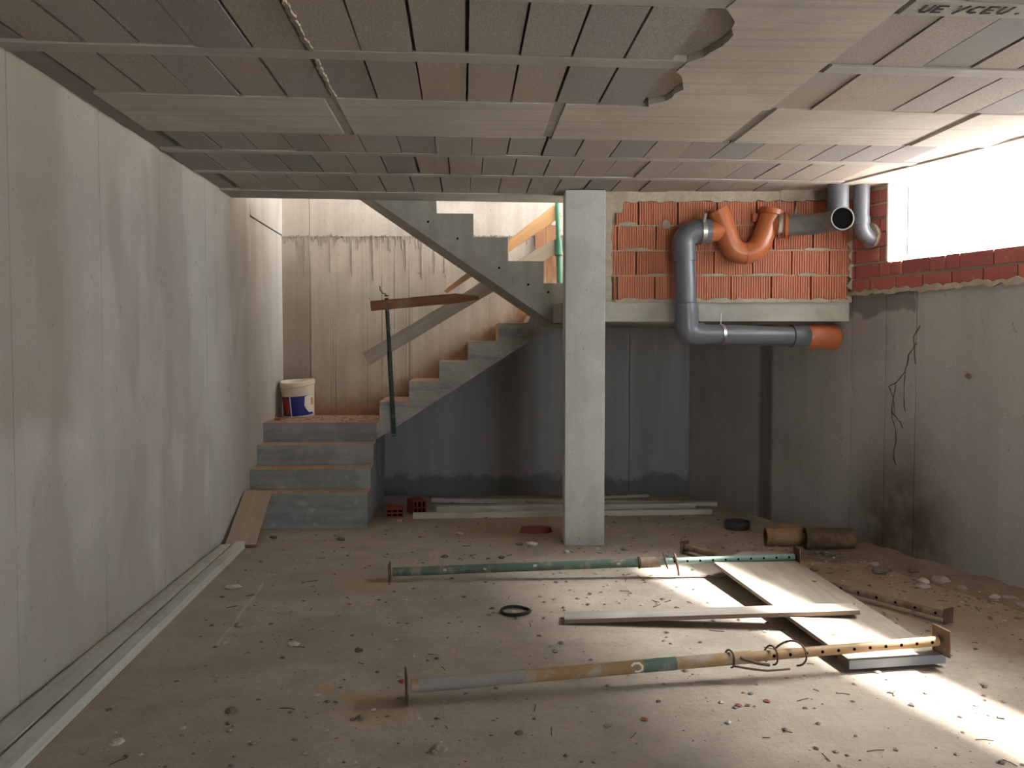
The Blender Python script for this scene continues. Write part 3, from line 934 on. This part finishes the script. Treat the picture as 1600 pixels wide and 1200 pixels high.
dpart(MB().tube([(2.318, 6.578, 2.368), (2.343, 6.570, 2.366)], 0.094, 24), "clamp_band", M['steel'])
dpart(MB().tube([(2.33, 6.575, 2.455), (2.33, 6.60, H)], 0.004, 8), "hanger_rod", M['steel'])
# dusty grey branch coming forward, open end facing the room
oe = Vector((2.655, 6.27, 2.372))
bp = [Vector((2.37, 6.563, 2.362)), Vector((2.50, 6.52, 2.362)), Vector((2.60, 6.44, 2.366)), Vector((2.645, 6.36, 2.370)), oe + Vector((0, 0.03, 0))]
sb = []
for i in range(len(bp) - 1):
    for k in range(4):
        sb.append(bp[i].lerp(bp[i + 1], k / 4))
sb.append(bp[-1])
for _ in range(3):
    sb = [sb[0]] + [(sb[i - 1] + sb[i] * 2 + sb[i + 1]) / 4 for i in range(1, len(sb) - 1)] + [sb[-1]]
dpart(MB().tube(sb, R * 0.95, 24), "branch_pipe", M['pvc_dusty'])
od = Vector((-0.10, -1.0, 0.0)).normalized()
opn = dpart(MB().ring([oe + Vector((0, 0.03, 0)), oe + od * 0.03], 0.083, 0.074, 28), "open_socket", M['pvc_dusty'])
dpart(MB().tube([oe + od * 0.012, oe + od * 0.016], 0.0745, 24), "pipe_bore", M['dark'])
dpart(MB().tube([(2.685, 6.40, 2.40), (2.685, 6.40, 2.52), (2.688, 6.41, H + 0.03)], R * 0.95, 24), "riser_pipe", M['pvc_grey'])

drain.location += Vector((-0.018, -0.07, 0.0))
rain = thing("waste_pipe", "slim grey waste pipe dropping from the ceiling and bending into the brick beside the window", "pipe", (2.80, 6.33, 2.28))
pr = [Vector((2.825, 6.30, H)), Vector((2.825, 6.30, 2.36))] + [Vector((2.825, 6.30, 2.36)) * (1 - u) ** 2 + Vector((2.825, 6.30, 2.255)) * 2 * u * (1 - u) + Vector((2.955, 6.335, 2.25)) * u ** 2 for u in (0.15, 0.3, 0.45, 0.6, 0.75, 0.9, 1.0)]
under(MB().tube(pr, 0.055, 20).obj("bent_pipe", M['pvc_grey'], smooth=50), rain)
under(MB().tube([(2.825, 6.30, 2.40), (2.825, 6.30, 2.35)], 0.060, 20).obj("socket", M['pvc_grey'], smooth=50), rain)
under(MB().prism(ragged(12, 0, 0, 0.08, 0.09, 5), lambda a, b: (2.905 + 0.29 * a, 6.33 - 0.95 * a, 2.27 + b), lambda a, b: (2.945 + 0.29 * a, 6.345 - 0.95 * a, 2.27 + b)).obj("mortar_collar", M['mortar']), rain)


# ------------------------------------------------------------------ props
def make_prop(name, label, p0, p1, frac, ro, ri, mo, mi, plate, hole_side=(0, -1, 0), holes=10, collar=None):
    p0, p1 = Vector(p0), Vector(p1)
    d = p1 - p0
    L = d.length
    root = thing(name, label, "steel prop", p0)
    root.rotation_mode = 'QUATERNION'
    xa = d.normalized()
    up = Vector((0, 0, 1)) if abs(xa.z) < 0.9 else Vector((0, -1, 0))
    ya = up.cross(xa).normalized()
    za = xa.cross(ya)
    root.rotation_quaternion = Matrix((xa, ya, za)).transposed().to_quaternion()
    Lo = L * frac
    MB().tube([(0.02, 0, 0), (Lo * 0.5, 0, 0), (Lo, 0, 0)], ro, 18).obj("outer_tube", mo, root, smooth=50)
    MB().tube([(Lo - 0.02, 0, 0), (L - 0.02, 0, 0)], ri, 18).obj("inner_tube", mi, root, smooth=50)
    for x in (0.0, L):
        s = plate / 2
        m = MB().box((x - 0.004, -s, -s), (x + 0.004, s, s))
        m.tube([(x - 0.006, 0, 0), (x + 0.006, 0, 0)], ri * 0.6, 12)
        m.obj("end_plate", M['rust'], root, bevel=0.002)
    hm = MB().tube([(0, -ri * 0.97, ri * 0.15), (0, -ri - 0.0012, ri * 0.15)], 0.0075, 10).mesh("adjustment_hole", M['dark'])
    for i in range(holes):
        link("adjustment_hole", hm, root, (Lo + 0.10 + (L - Lo - 0.16) * i / max(1, holes - 1), 0, 0))
    if collar:
        c = MB().tube([(Lo - 0.12, 0, 0), (Lo - 0.118, 0, 0), (Lo + 0.01, 0, 0)], [ro, ro + 0.007, ro + 0.007], 18)
        c.obj("collar", collar, root, smooth=50)
        MB().tube([(Lo - 0.13, 0, 0), (Lo - 0.122, 0, 0)], ro + 0.010, 18).obj("collar_ring", M['rust'], root, smooth=50)
    return root, L, Lo


g1, L, Lo = make_prop("telescopic_prop", "green telescopic steel prop lying across the far end of the wide board", (-0.480, 5.63, 0.055), (2.132, 5.62, 0.124), 0.655, 0.028, 0.022, M['green'], M['green_light'], 0.115, holes=10, collar=M['brown_prop'])
MB().tube([(Lo + 0.04, 0.03, 0.045), (Lo + 0.035, -0.02, 0.03), (Lo + 0.045, -0.045, -0.02), (Lo + 0.05, -0.05, -0.035)], 0.006, 8).obj("pin", M['rust'], g1)
MB().tube([(Lo + 0.11, 0.02, 0.040), (Lo + 0.108, -0.024, 0.02), (Lo + 0.118, -0.034, -0.04), (Lo + 0.122, -0.036, -0.085)], 0.008, 8).obj("pin_handle", M['rust'], g1)
sp = MB()
for x, a in ((0.35, 0.3), (0.60, 0.1), (0.92, 0.5), (1.45, 0.2)):
    sp.prism(ragged(8, 0, 0, 0.012, 0.010, x * 9), lambda p, q: (x + p, -0.0288 * math.cos(a + q * 25), 0.0288 * math.sin(a + q * 25)), lambda p, q: (x + p, -0.026 * math.cos(a + q * 25), 0.026 * math.sin(a + q * 25)))
sp.obj("cement_spots", M['stone_pale'], g1, kind="stuff")

g2, L, Lo = make_prop("telescopic_prop", "rusty ochre telescopic steel prop nearest the camera, wrapped with loose wire", (-0.247, 3.69, 0.062), (2.185, 3.965, 0.122), 0.62, 0.028, 0.0225, M['yellow'], M['yellow_clean'], 0.125, holes=11)
MB().tube([(0.05, 0, 0), (0.50, 0, 0)], [0.030, 0.0288], 18).obj("cement_crust", M['cement'], g2, smooth=50)
MB().tube([(1.02, 0, 0), (1.17, 0, 0)], 0.0286, 18).obj("green_paint_band", M['green'], g2, smooth=50)
MB().tube([(0.962, -0.026, 0.014), (0.978, -0.021, 0.023), (0.998, -0.021, 0.022), (1.010, -0.027, 0.010), (1.008, -0.0285, -0.004), (0.994, -0.027, -0.012), (0.976, -0.027, -0.010)], 0.0055, 8).obj("white_paint_hook", M['white'], g2, smooth=60)
for x0, r, sk in ((Lo - 0.11, 0.038, 0.02), (Lo + 0.08, 0.042, 0.03), (Lo + 0.13, 0.055, 0.11)):
    MB().tube([(x0 + sk * math.sin(a * 0.5), r * math.cos(a) * 0.9, r * math.sin(a)) for a in [i * 2 * math.pi / 20 * 0.85 - 0.8 for i in range(21)]], 0.0045, 6).obj("wire_loop", M['wire'], g2, smooth=60)
MB().tube([(Lo - 0.10, -0.035, -0.02), (Lo - 0.02, -0.05, -0.035), (Lo + 0.05, -0.06, -0.045), (Lo + 0.16, -0.05, -0.05)], 0.005, 6).obj("wire_tail", M['wire'], g2)
MB().tube([(Lo - 0.06, -0.03, 0.01), (Lo + 0.0, -0.045, -0.01), (Lo + 0.07, -0.035, -0.03)], 0.008, 6).obj("wire_tail", M['wire'], g2)

g3, L, Lo = make_prop("telescopic_prop", "dusty brown steel prop lying on the dirt behind the wide board", (1.570, 6.31, 0.042), (2.560, 4.58, 0.046), 0.56, 0.023, 0.020, M['brown_prop'], M['brown_prop'], 0.082, holes=7, collar=M['brown_prop'])
MB().tube([(0.02, -0.045, -0.035), (Lo * 0.4, -0.05, -0.04)], 0.008, 8).obj("pin_rod", M['rust'], g3)

g4, L, Lo = make_prop("guard_prop", "slim dark green upright prop fixed to the side of the lower stair flight", (-0.640, 8.045, 0.68), (-0.700, 8.045, 1.93), 0.6, 0.021, 0.018, M['green_dark'], M['green_dark'], 0.04, holes=4)
MB().tube([(L, 0, 0), (L + 0.02, 0.012, 0.0), (L + 0.022, 0.03, 0), (L + 0.05, 0.05, 0), (L + 0.09, 0.055, 0)], 0.005, 8).obj("hook", M['rust'], g4)
g5, L, Lo = make_prop("guard_prop", "bright green upright prop standing on the upper landing behind the column", (0.852, 8.03, 1.815), (0.815, 8.03, 3.02), 0.5, 0.024, 0.020, M['green_bright'], M['green_bright'], 0.07, holes=4, collar=M['green_bright'])


# ------------------------------------------------------------------ boards
def board(name, label, cat, p0, p1, width, thick, mat, side=None, group=None, taper=None):
    """plank from p0 to p1 (centre line of its underside); local X along, Z up"""
    p0, p1 = Vector(p0), Vector(p1)
    d = p1 - p0
    L = d.length
    xa = d.normalized()
    za = Vector(side) if side else Vector((0, 0, 1))
    za = (za - xa * za.dot(xa)).normalized()
    ya = za.cross(xa)
    w0, w1 = width / 2, (taper if taper is not None else width) / 2
    n = 8
    mb = MB()
    lo, hi = [], []
    for i in range(n + 1):
        x = L * i / n
        w = w0 + (w1 - w0) * i / n
        j = 0.0015 * random.uniform(-1, 1)
        lo.append((x, -w + j))
        hi.append((x, w + j))
    mb.prism(lo + hi[::-1], lambda a, b: (a, b, 0), lambda a, b: (a, b, thick))
    o = mb.obj(name, mat, bevel=0.0025, loc=p0)
    o.rotation_mode = 'QUATERNION'
    o.rotation_quaternion = Matrix((xa, ya, za)).transposed().to_quaternion()
    return tag(o, label, cat, group)


# wide shuttering board with metal-edged near end
wide = thing("shuttering_board", "wide weathered shuttering board lying in the sunlight under two steel props", "board", (1.93, 4.8, 0))


def wz(y):
    return 0.033 + (y - 3.93) * 0.0262


under(MB().prism([(1.735, 3.93), (2.205, 3.985), (2.123, 5.60), (2.115, 5.86), (1.86, 5.87), (1.585, 5.60)], lambda a, b: (a, b, wz(b)), lambda a, b: (a, b, wz(b) + 0.022)).obj("panel", M['ply'], bevel=0.003), wide)
under(MB().prism([(1.728, 3.905), (2.208, 3.962), (2.205, 3.987), (1.734, 3.932)], lambda a, b: (a, b, 0.016), lambda a, b: (a, b, 0.058)).obj("edge_strip", M['edge'], bevel=0.002), wide)
under(MB().prism([(1.74, 4.0), (2.18, 4.04), (2.18, 4.10), (1.74, 4.06)], lambda a, b: (a, b, 0.0), lambda a, b: (a, b, wz(b))).obj("batten", M['plank']), wide)
for x, y in ((2.06, 5.15), (2.10, 4.72), (1.80, 4.25)):
    under(MB().tube([(x, y, wz(y) + 0.0218), (x, y, wz(y) + 0.0232)], 0.014, 10).obj("knot", M['twig']), wide)

board("plank", "single narrow plank resting on the wide board and the open floor", "plank", (0.530, 4.745, 0.004), (2.045, 4.545, 0.090), 0.135, 0.024, M['plank'])
# boards along the left wall
board("long_board", "thin long board lying tight against the left wall", "board", (-1.788, 2.2, 0.0), (-1.790, 6.35, 0.0), 0.016, 0.030, M['plank_green'])
board("long_board", "widest long grey board lying flat along the left wall", "board", (-1.693, 2.2, 0.0), (-1.735, 6.55, 0.0), 0.138, 0.045, M['plank_green'], taper=0.075)
board("long_board", "outermost long grey board along the left wall", "board", (-1.563, 2.2, 0.0), (-1.650, 6.62, 0.0), 0.078, 0.050, M['plank_green'], taper=0.066)
# tan plank leaning on the lowest step
board("clay_plank", "tan clay plank leaning from the floor onto the lowest concrete step", "plank", (-1.645, 6.60, 0.010), (-1.680, 7.335, 0.290), 0.222, 0.022, M['tan'])

# pale battens under the stairs
board("pale_batten", "front pale batten on the floor behind the column", "batten", (-0.455, 7.70, 0), (2.17, 7.78, 0), 0.07, 0.045, M['plank_pale'])
board("pale_batten", "middle pale batten behind the column, just behind the front one", "batten", (-0.26, 7.99, 0), (2.09, 8.04, 0), 0.09, 0.055, M['plank_pale'])
board("pale_batten", "rearmost pale batten, slanting near the foot of the back wall", "batten", (-0.32, 8.50, 0), (2.33, 8.16, 0), 0.07, 0.04, M['plank_pale'])
board("batten_offcut", "short thin batten by the back wall right of the column", "batten", (1.32, 8.62, 0), (1.80, 8.70, 0), 0.05, 0.025, M['plank_pale'])
board("batten_offcut", "short dark batten lying between the rear pale battens", "batten", (0.55, 8.20, 0), (1.2, 8.165, 0), 0.05, 0.06, M['rail_grey'])

# guard rails of the stair (planks on edge, facing the room)
board("guard_rail_board", "dark brown rail board with a pointed end on the guard prop", "plank", (-0.835, 8.005, 1.838), (0.02, 8.005, 1.915), 0.088, 0.022, M['rail'], side=(0, -1, 0))
rl = [o for o in COL.objects if o.name.startswith("guard_rail_board")][0]
MB().prism([(0.0, -0.044), (0.855, -0.041), (0.0, 0.0)], lambda a, b: (0, 0, 0), lambda a, b: (0, 0, 0))
me = rl.data
Lr = max(v.co.x for v in me.vertices)
for v in me.vertices:                     # cut the right end to a point
    if v.co.x > Lr - 0.01:
        v.co.y = v.co.y * 0.35 - 0.012
        v.co.x += 0.10
board("guard_rail_board", "long grey rail board slanting up behind the dark green prop", "plank", (-0.880, 8.066, 1.368), (0.84, 8.066, 2.395), 0.125, 0.022, M['rail_grey'], side=(0, -1, 0))
board("guard_rail_board", "orange timber rail board rising to the bright green prop", "plank", (-0.175, 8.062, 1.965), (0.83, 8.066, 2.695), 0.035, 0.024, M['rail_orange'], side=(0, -1, 0), taper=0.125)
board("guard_upright", "short yellow timber upright beside the bright green prop", "plank", (0.765, 8.10, 1.815), (0.755, 8.10, 2.62), 0.05, 0.025, M['rail_orange'], side=(0, -1, 0))
board("plywood_sheet", "dark brown plywood leaning on the back wall above the landing", "board", (0.79, 8.70, 1.815), (0.79, 8.78, 2.66), 0.22, 0.02, M['rail'], side=(0, -1, 0))

# ------------------------------------------------------------------ bucket
bk = thing("plastic_bucket", "dirty cream plastic bucket with a blue and red label on the stair landing", "bucket", (-1.60, 8.735, 0.804), (math.radians(4.0), math.radians(-2.5), 0.0))


def dent(q, a, i):
    k = 1.0
    if q.z > 0.3:
        q = q + Vector((0, 0, 0.006 * math.cos(a * 2 + 0.6) + 0.008 * math.cos(a - 0.3)))
    return q


MB().lathe([(0.001, 0.004), (0.138, 0.004), (0.142, 0.010), (0.155, 0.24), (0.160, 0.30), (0.168, 0.305), (0.166, 0.345), (0.158, 0.352), (0.150, 0.34), (0.136, 0.02), (0.001, 0.016)], 40, dent).obj("body", M['bucket'], bk, smooth=40)


def label_patch(name, mat, poly, off=0.0025, parent=bk):
    """poly of (angle in degrees, height) wrapped on the bucket wall"""
    def at(a, z, o):
        r = 0.1422 + (z - 0.01) * 0.0565 + o
        return (r * math.sin(math.radians(a)), -r * math.cos(math.radians(a)), z)
    mb = MB()
    n = len(poly) // 2
    low, top = poly[:n], poly[n:][::-1]
    for i in range(n - 1):
        mb.prism([low[i], low[i + 1], top[i + 1], top[i]], lambda a, z: at(a, z, off), lambda a, z: at(a, z, -0.002))
    return mb.obj(name, mat, parent)


def wrap(a0, a1, z0, z1, n=10, skew=0.0):
    return [(a0 + (a1 - a0) * i / n, z0 + skew * i / n) for i in range(n + 1)] + [(a1 + (a0 - a1) * i / n, z1 + skew * (n - i) / n) for i in range(n + 1)]


label_patch("blue_label", M['blue'], wrap(-95, 72, 0.012, 0.205, 16, 0.012))
label_patch("label_border", M['white'], wrap(-22, -18, 0.012, 0.208, 2), 0.004)
label_patch("label_border", M['white'], wrap(-95, 72, 0.012, 0.017, 16, 0.012), 0.004)
label_patch("red_patch", M['red'], [(-70, 0.09), (-58, 0.045), (-44, 0.030), (-30, 0.05), (-24, 0.09), (-24, 0.15), (-30, 0.185), (-44, 0.200), (-58, 0.195), (-70, 0.15)], 0.004)
label_patch("white_splash", M['white'], [(30, 0.12), (40, 0.075), (50, 0.05), (62, 0.055), (73, 0.035), (73, 0.215), (62, 0.215), (52, 0.215), (42, 0.212), (33, 0.205)], 0.004)
label_patch("amber_patch", M['amber'], wrap(58, 70, 0.12, 0.19, 3), 0.0055)

# ------------------------------------------------------------------ small things on the floor
hoop = MB()
ps = []
for i in range(40):
    a = 2 * math.pi * i / 40
    ps.append((0.078 * math.cos(a), 0.078 * math.sin(a), 0.009 + 0.006 * math.sin(a - 0.6) ** 2))
hoop.tube(ps + [ps[0]], 0.009, 8, cap=False)
tag(hoop.obj("rubber_ring", M['rubber'], smooth=80, loc=(0.276, 4.905, 0)), "black rubber ring lying alone on the open floor", "ring")

tag(MB().lathe([(0.001, 0.0), (0.098, 0.0), (0.102, 0.012), (0.100, 0.028), (0.104, 0.032), (0.104, 0.064), (0.096, 0.066), (0.092, 0.03), (0.001, 0.026)], 36).obj("pipe_cap", M['pot'], smooth=40, loc=(2.20, 7.12, 0)),
    "dark grey round pipe cap on the floor right of the column", "pipe cap")


def clay_pipe(label, p0, p1, r, mat):
    p0, p1 = Vector(p0), Vector(p1)
    d = (p1 - p0).normalized()
    root = thing("clay_pipe", label, "clay pipe", p0)
    q = MB().ring([p0, p1], r, r * 0.8, 26)
    under(q.obj("barrel", mat, smooth=50), root)
    under(MB().ring([p0 - d * 0.001, p0 + d * 0.035], r * 1.08, r * 0.82, 26).obj("rim", mat, smooth=50), root)
    under(MB().tube([p0 + d * 0.05, p0 + d * 0.055], r * 0.8, 20).obj("bore", M['dark']), root)


clay_pipe("short broken clay pipe lying left of the sooted one", (2.225, 6.50, 0.066), (2.50, 6.48, 0.066), 0.064, M['clay'])
clay_pipe("long sooted clay pipe lying against the right wall", (2.475, 6.375, 0.080), (2.815, 6.33, 0.080), 0.077, M['clay_soot'])
clay_pipe("clay pipe half hidden behind the sooted one", (2.42, 6.72, 0.062), (2.68, 6.56, 0.062), 0.06, M['clay'])


def hollow_brick(label, loc, rz, L=0.20, w=0.11, h=0.08, tilt=0.0, group=None):
    root = thing("hollow_brick", label, "brick", loc, (tilt, 0, rz), group)
    b = MB()
    # three by two cells seen at the ends: build walls and webs
    t = 0.008
    for z in (0, h / 2 - t / 2, h - t):
        b.box((0, 0, z), (L, w, z + t))
    for y in (0, w / 3 - t / 2, 2 * w / 3 - t / 2, w - t):
        b.box((0, y, 0), (L, y + t, h))
    b.obj("shell", M['brick_loose'], root, bevel=0.001)
    MB().box((0.03, t, t), (L - 0.03, w - t, h - t)).obj("core", M['dark'], root)


hollow_brick("hollow red brick nearest the concrete steps", (-0.705, 7.95, 0.0), math.radians(-85), 0.22, 0.15, 0.075)
hollow_brick("taller hollow red brick beside the front pale batten", (-0.525, 8.02, 0.0), math.radians(-70), 0.20, 0.12, 0.125)
tag(MB().prism(ragged(9, 0, 0, 0.12, 0.06, 3), lambda a, b: (a, b, 0), lambda a, b: (a * 0.9, b * 0.85, 0.045)).obj("brick_piece", M['brick_loose'], loc=(0.56, 7.06, 0), bevel=0.004), "broken flat brick piece on the floor left of the column foot", "brick")
tag(MB().prism(ragged(8, 0, 0, 0.055, 0.03, 6), lambda a, b: (a, b, 0), lambda a, b: (a * 0.8, b * 0.8, 0.06)).obj("brick_piece", M['rail_orange'], loc=(0.53, 8.22, 1.775), bevel=0.004), "brick lump at the top of the lower stair flight", "brick")


def chunk(n, seed, flat=0.6):
    """lumpy low stone: subdivided octahedron pushed by noise"""
    vs = [Vector(q) for q in ((1, 0, 0), (-1, 0, 0), (0, 1, 0), (0, -1, 0), (0, 0, 1), (0, 0, -1))]
    fs = [(0, 2, 4), (2, 1, 4), (1, 3, 4), (3, 0, 4), (2, 0, 5), (1, 2, 5), (3, 1, 5), (0, 3, 5)]
    for _ in range(n):
        nf, cache = [], {}

        def midp(a, b):
            k = (min(a, b), max(a, b))
            if k not in cache:
                vs.append(((vs[a] + vs[b]) / 2).normalized())
                cache[k] = len(vs) - 1
            return cache[k]
        for a, b, c in fs:
            ab, bc, ca = midp(a, b), midp(b, c), midp(c, a)
            nf += [(a, ab, ca), (b, bc, ab), (c, ca, bc), (ab, bc, ca)]
        fs = nf
    out = []
    for v in vs:
        k = 1 + 0.45 * mnoise.noise(v * 1.3 + Vector((seed, seed * 2.1, 0))) + 0.2 * mnoise.noise(v * 3.1 + Vector((0, seed, 1)))
        out.append(Vector((v.x * k, v.y * k * 0.85, max(-0.35, v.z * k * flat))) + Vector((0, 0, 0.35)))
    return out, fs


protos = [chunk(2, s) for s in range(6)]
pm = {}
for i, (v, f) in enumerate(protos):
    for mk in ('stone', 'stone_dark', 'stone_pale', 'stone_red'):
        pm[(i, mk)] = MB().add(v, f).mesh("rubble_chunk", M[mk])
CH = [(-0.10, 3.22, 0.035, 'stone', "in the open floor closest to the camera"), (-0.42, 3.52, 0.020, 'stone_dark', "just in front of the left plate of the ochre prop"), (-0.30, 3.98, 0.016, 'stone_pale', "just behind the left end of the ochre prop"),
      (-1.30, 3.35, 0.030, 'stone_pale', "beside the near end of the long boards"), (-1.42, 5.50, 0.045, 'stone_pale', "beside the far half of the long boards"), (-0.85, 4.42, 0.030, 'stone_pale', "midway between the ochre prop and the left wall"), (-0.52, 4.32, 0.022, 'stone_dark', "left of the black rubber ring"),
      (0.49, 6.58, 0.045, 'stone_pale', "left of the column foot, larger of the pair"), (0.40, 6.62, 0.028, 'stone_dark', "touching the pale lump left of the column foot"), (-0.15, 6.25, 0.030, 'stone_dark', "behind the left half of the green prop"), (-0.05, 7.00, 0.032, 'stone_pale', "in front of the pale battens"), (0.25, 6.20, 0.024, 'stone_dark', "between the green prop and the column"),
      (0.20, 3.35, 0.016, 'stone_dark', "small, in front of the middle of the ochre prop"), (0.55, 3.40, 0.016, 'stone', "small, in front of the green band of the ochre prop"), (2.97, 5.42, 0.055, 'stone', "biggest of those at the foot of the right wall"), (2.86, 5.42, 0.040, 'stone_pale', "beside the biggest lump at the right wall"),
      (2.80, 5.30, 0.045, 'stone', "between the brown prop and the right wall"), (3.02, 5.25, 0.030, 'stone', "smallest of those at the foot of the right wall"), (3.10, 5.05, 0.035, 'stone_pale', "at the right wall near the picture edge"), (3.18, 5.02, 0.04, 'stone', "at the right wall touching a pale lump"), (2.92, 5.65, 0.040, 'stone_dark', "under the soot stain of the right wall"),
      (2.75, 5.85, 0.035, 'stone', "in front of the sooted clay pipe"), (2.70, 5.66, 0.05, 'stone_dark', "flat, on the dirt between soot stain and brown prop"), (3.16, 4.86, 0.045, 'stone', "rightmost at the foot of the right wall"), (-0.55, 7.55, 0.032, 'stone_pale', "in front of the loose red bricks"), (-1.48, 6.95, 0.028, 'stone_dark', "between the tan plank and the lowest step"),
      (-0.95, 6.85, 0.03, 'stone_dark', "in front of the lowest step"), (0.95, 6.42, 0.030, 'stone_pale', "in front of the right corner of the column"), (1.15, 6.40, 0.028, 'stone', "right of the column foot"), (0.60, 4.05, 0.020, 'stone_red', "between the ochre prop and the narrow plank"), (-0.28, 3.90, 0.018, 'stone_red', "behind the left plate of the ochre prop"),
      (-0.95, 3.62, 0.022, 'stone_dark', "on the open floor left of the ochre prop"), (-1.2, 4.75, 0.024, 'stone', "beside the chalk line"), (0.72, 6.35, 0.026, 'stone_pale', "in front of the left corner of the column"), (2.30, 5.75, 0.03, 'stone_dark', "right of the green prop plate"), (2.62, 6.12, 0.035, 'stone_dark', "in the burnt patch, right one"), (2.45, 6.05, 0.03, 'stone_dark', "in the burnt patch, left one")]
for i, (x, y, s, mk, wh) in enumerate(CH):
    o = link("rubble_chunk", pm[(i % 6, mk)], None, (x, y, -0.002), (0, 0, random.uniform(0, 6.28)))
    o.scale = (s, s, s * random.uniform(0.6, 0.9))
    nm = {'stone': "grey rubble lump ", 'stone_dark': "dark earthy rubble lump ", 'stone_pale': "pale mortar lump ", 'stone_red': "red brick crumb "}[mk]
    tag(o, nm + wh, "rubble", "loose rubble lumps on the floor")
o = link("rubble_chunk", pm[(2, 'stone_red')], None, (-1.73, 8.35, 0.80), (0, 0, 1))
o.scale = (0.03, 0.03, 0.03)
tag(o, "reddish crumb on the stair landing just left of the bucket", "rubble")

# loose earth banked against the right wall
mb = MB()
ny, nx = 90, 12
gv = []
for i in range(ny + 1):
    y = 3.6 + 2.85 * i / ny
    wd = 0.42 + 0.12 * mnoise.noise(Vector((y * 1.7, 2, 0)))
    for k in range(nx + 1):
        u = k / nx
        x = xr(y) + 0.01 - wd * u
        h = 0.045 * (1 - u) ** 1.6 * (1 + 0.6 * mnoise.noise(Vector((x * 5, y * 5, 1)))) + 0.012 * (1 - u) * mnoise.noise(Vector((x * 22, y * 22, 3))) - 0.004 * u
        gv.append((x, y, h))
gf = [(i * (nx + 1) + k, (i + 1) * (nx + 1) + k, (i + 1) * (nx + 1) + k + 1, i * (nx + 1) + k + 1) for i in range(ny) for k in range(nx)]
tag(mb.add(gv, gf).obj("earth_bank", M['earth'], smooth=70, kind="stuff"), "loose brown earth banked along the foot of the right wall", "earth")

# fine grit nobody could count
small = [chunk(0, s + 20) for s in range(5)]
for mk, cnt in (('stone_dark', 1800), ('stone', 1100), ('stone_pale', 600), ('stone_red', 130)):
    mb = MB()
    for _ in range(cnt):
        y = 2.6 + 6.0 * random.random() ** 1.1
        lim = min(xr(y) - 0.05, 3.4)
        x = random.uniform(-1.45, lim)
        if random.random() < 0.35:
            y = random.uniform(4.2, 6.6)
            x = xr(y) - abs(random.gauss(0, 0.35)) - 0.04
        if y > 7.25 and x < -0.75:
            continue
        s = 0.0045 + 0.016 * random.random() ** 3.0
        v, f = random.choice(small)
        a = random.uniform(0, 6.28)
        ca, sa = math.cos(a), math.sin(a)
        mb.add([(x + s * (ca * q.x - sa * q.y), y + s * (sa * q.x + ca * q.y), s * 0.7 * q.z) for q in v], f)
    o = mb.obj("floor_grit", M[mk], kind="stuff")
    tag(o, {"stone_dark": "dark earthy grit scattered over the concrete floor", "stone": "grey grit scattered over the concrete floor", "stone_pale": "pale mortar grit scattered over the concrete floor", "stone_red": "red brick grit scattered over the concrete floor"}[mk], "grit")
mb = MB()
for _ in range(130):
    y = random.uniform(2.7, 6.6)
    x = random.uniform(1.0, xr(y) - 0.1) if random.random() < 0.7 else random.uniform(-1.3, 1.0)
    a = random.uniform(0, 6.28)
    l = random.uniform(0.012, 0.045)
    k = random.uniform(-0.4, 0.4)
    mb.tube([(x, y, 0.003), (x + l * math.cos(a), y + l * math.sin(a), 0.004), (x + l * math.cos(a) + l * 0.8 * math.cos(a + k), y + l * math.sin(a) + l * 0.8 * math.sin(a + k), 0.003)], 0.0018, 4)
tag(mb.obj("wood_splinters", M['twig'], kind="stuff"), "thin dry splinters scattered over the sunlit floor", "splinters")
mb = MB()
for _ in range(260):
    x, y = random.uniform(-1.75, -0.80), random.uniform(8.1, 8.85)
    if (x + 1.6) ** 2 + (y - 8.735) ** 2 < 0.03:
        continue
    s = 0.004 + 0.012 * random.random() ** 2.5
    v, f = random.choice(small)
    mb.add([(x + s * q.x, y + s * q.y, 0.80 + s * 0.7 * q.z) for q in v], f)
tag(mb.obj("brick_dust_crumbs", M['stone_red'], kind="stuff"), "reddish brick crumbs strewn over the stair landing", "crumbs")
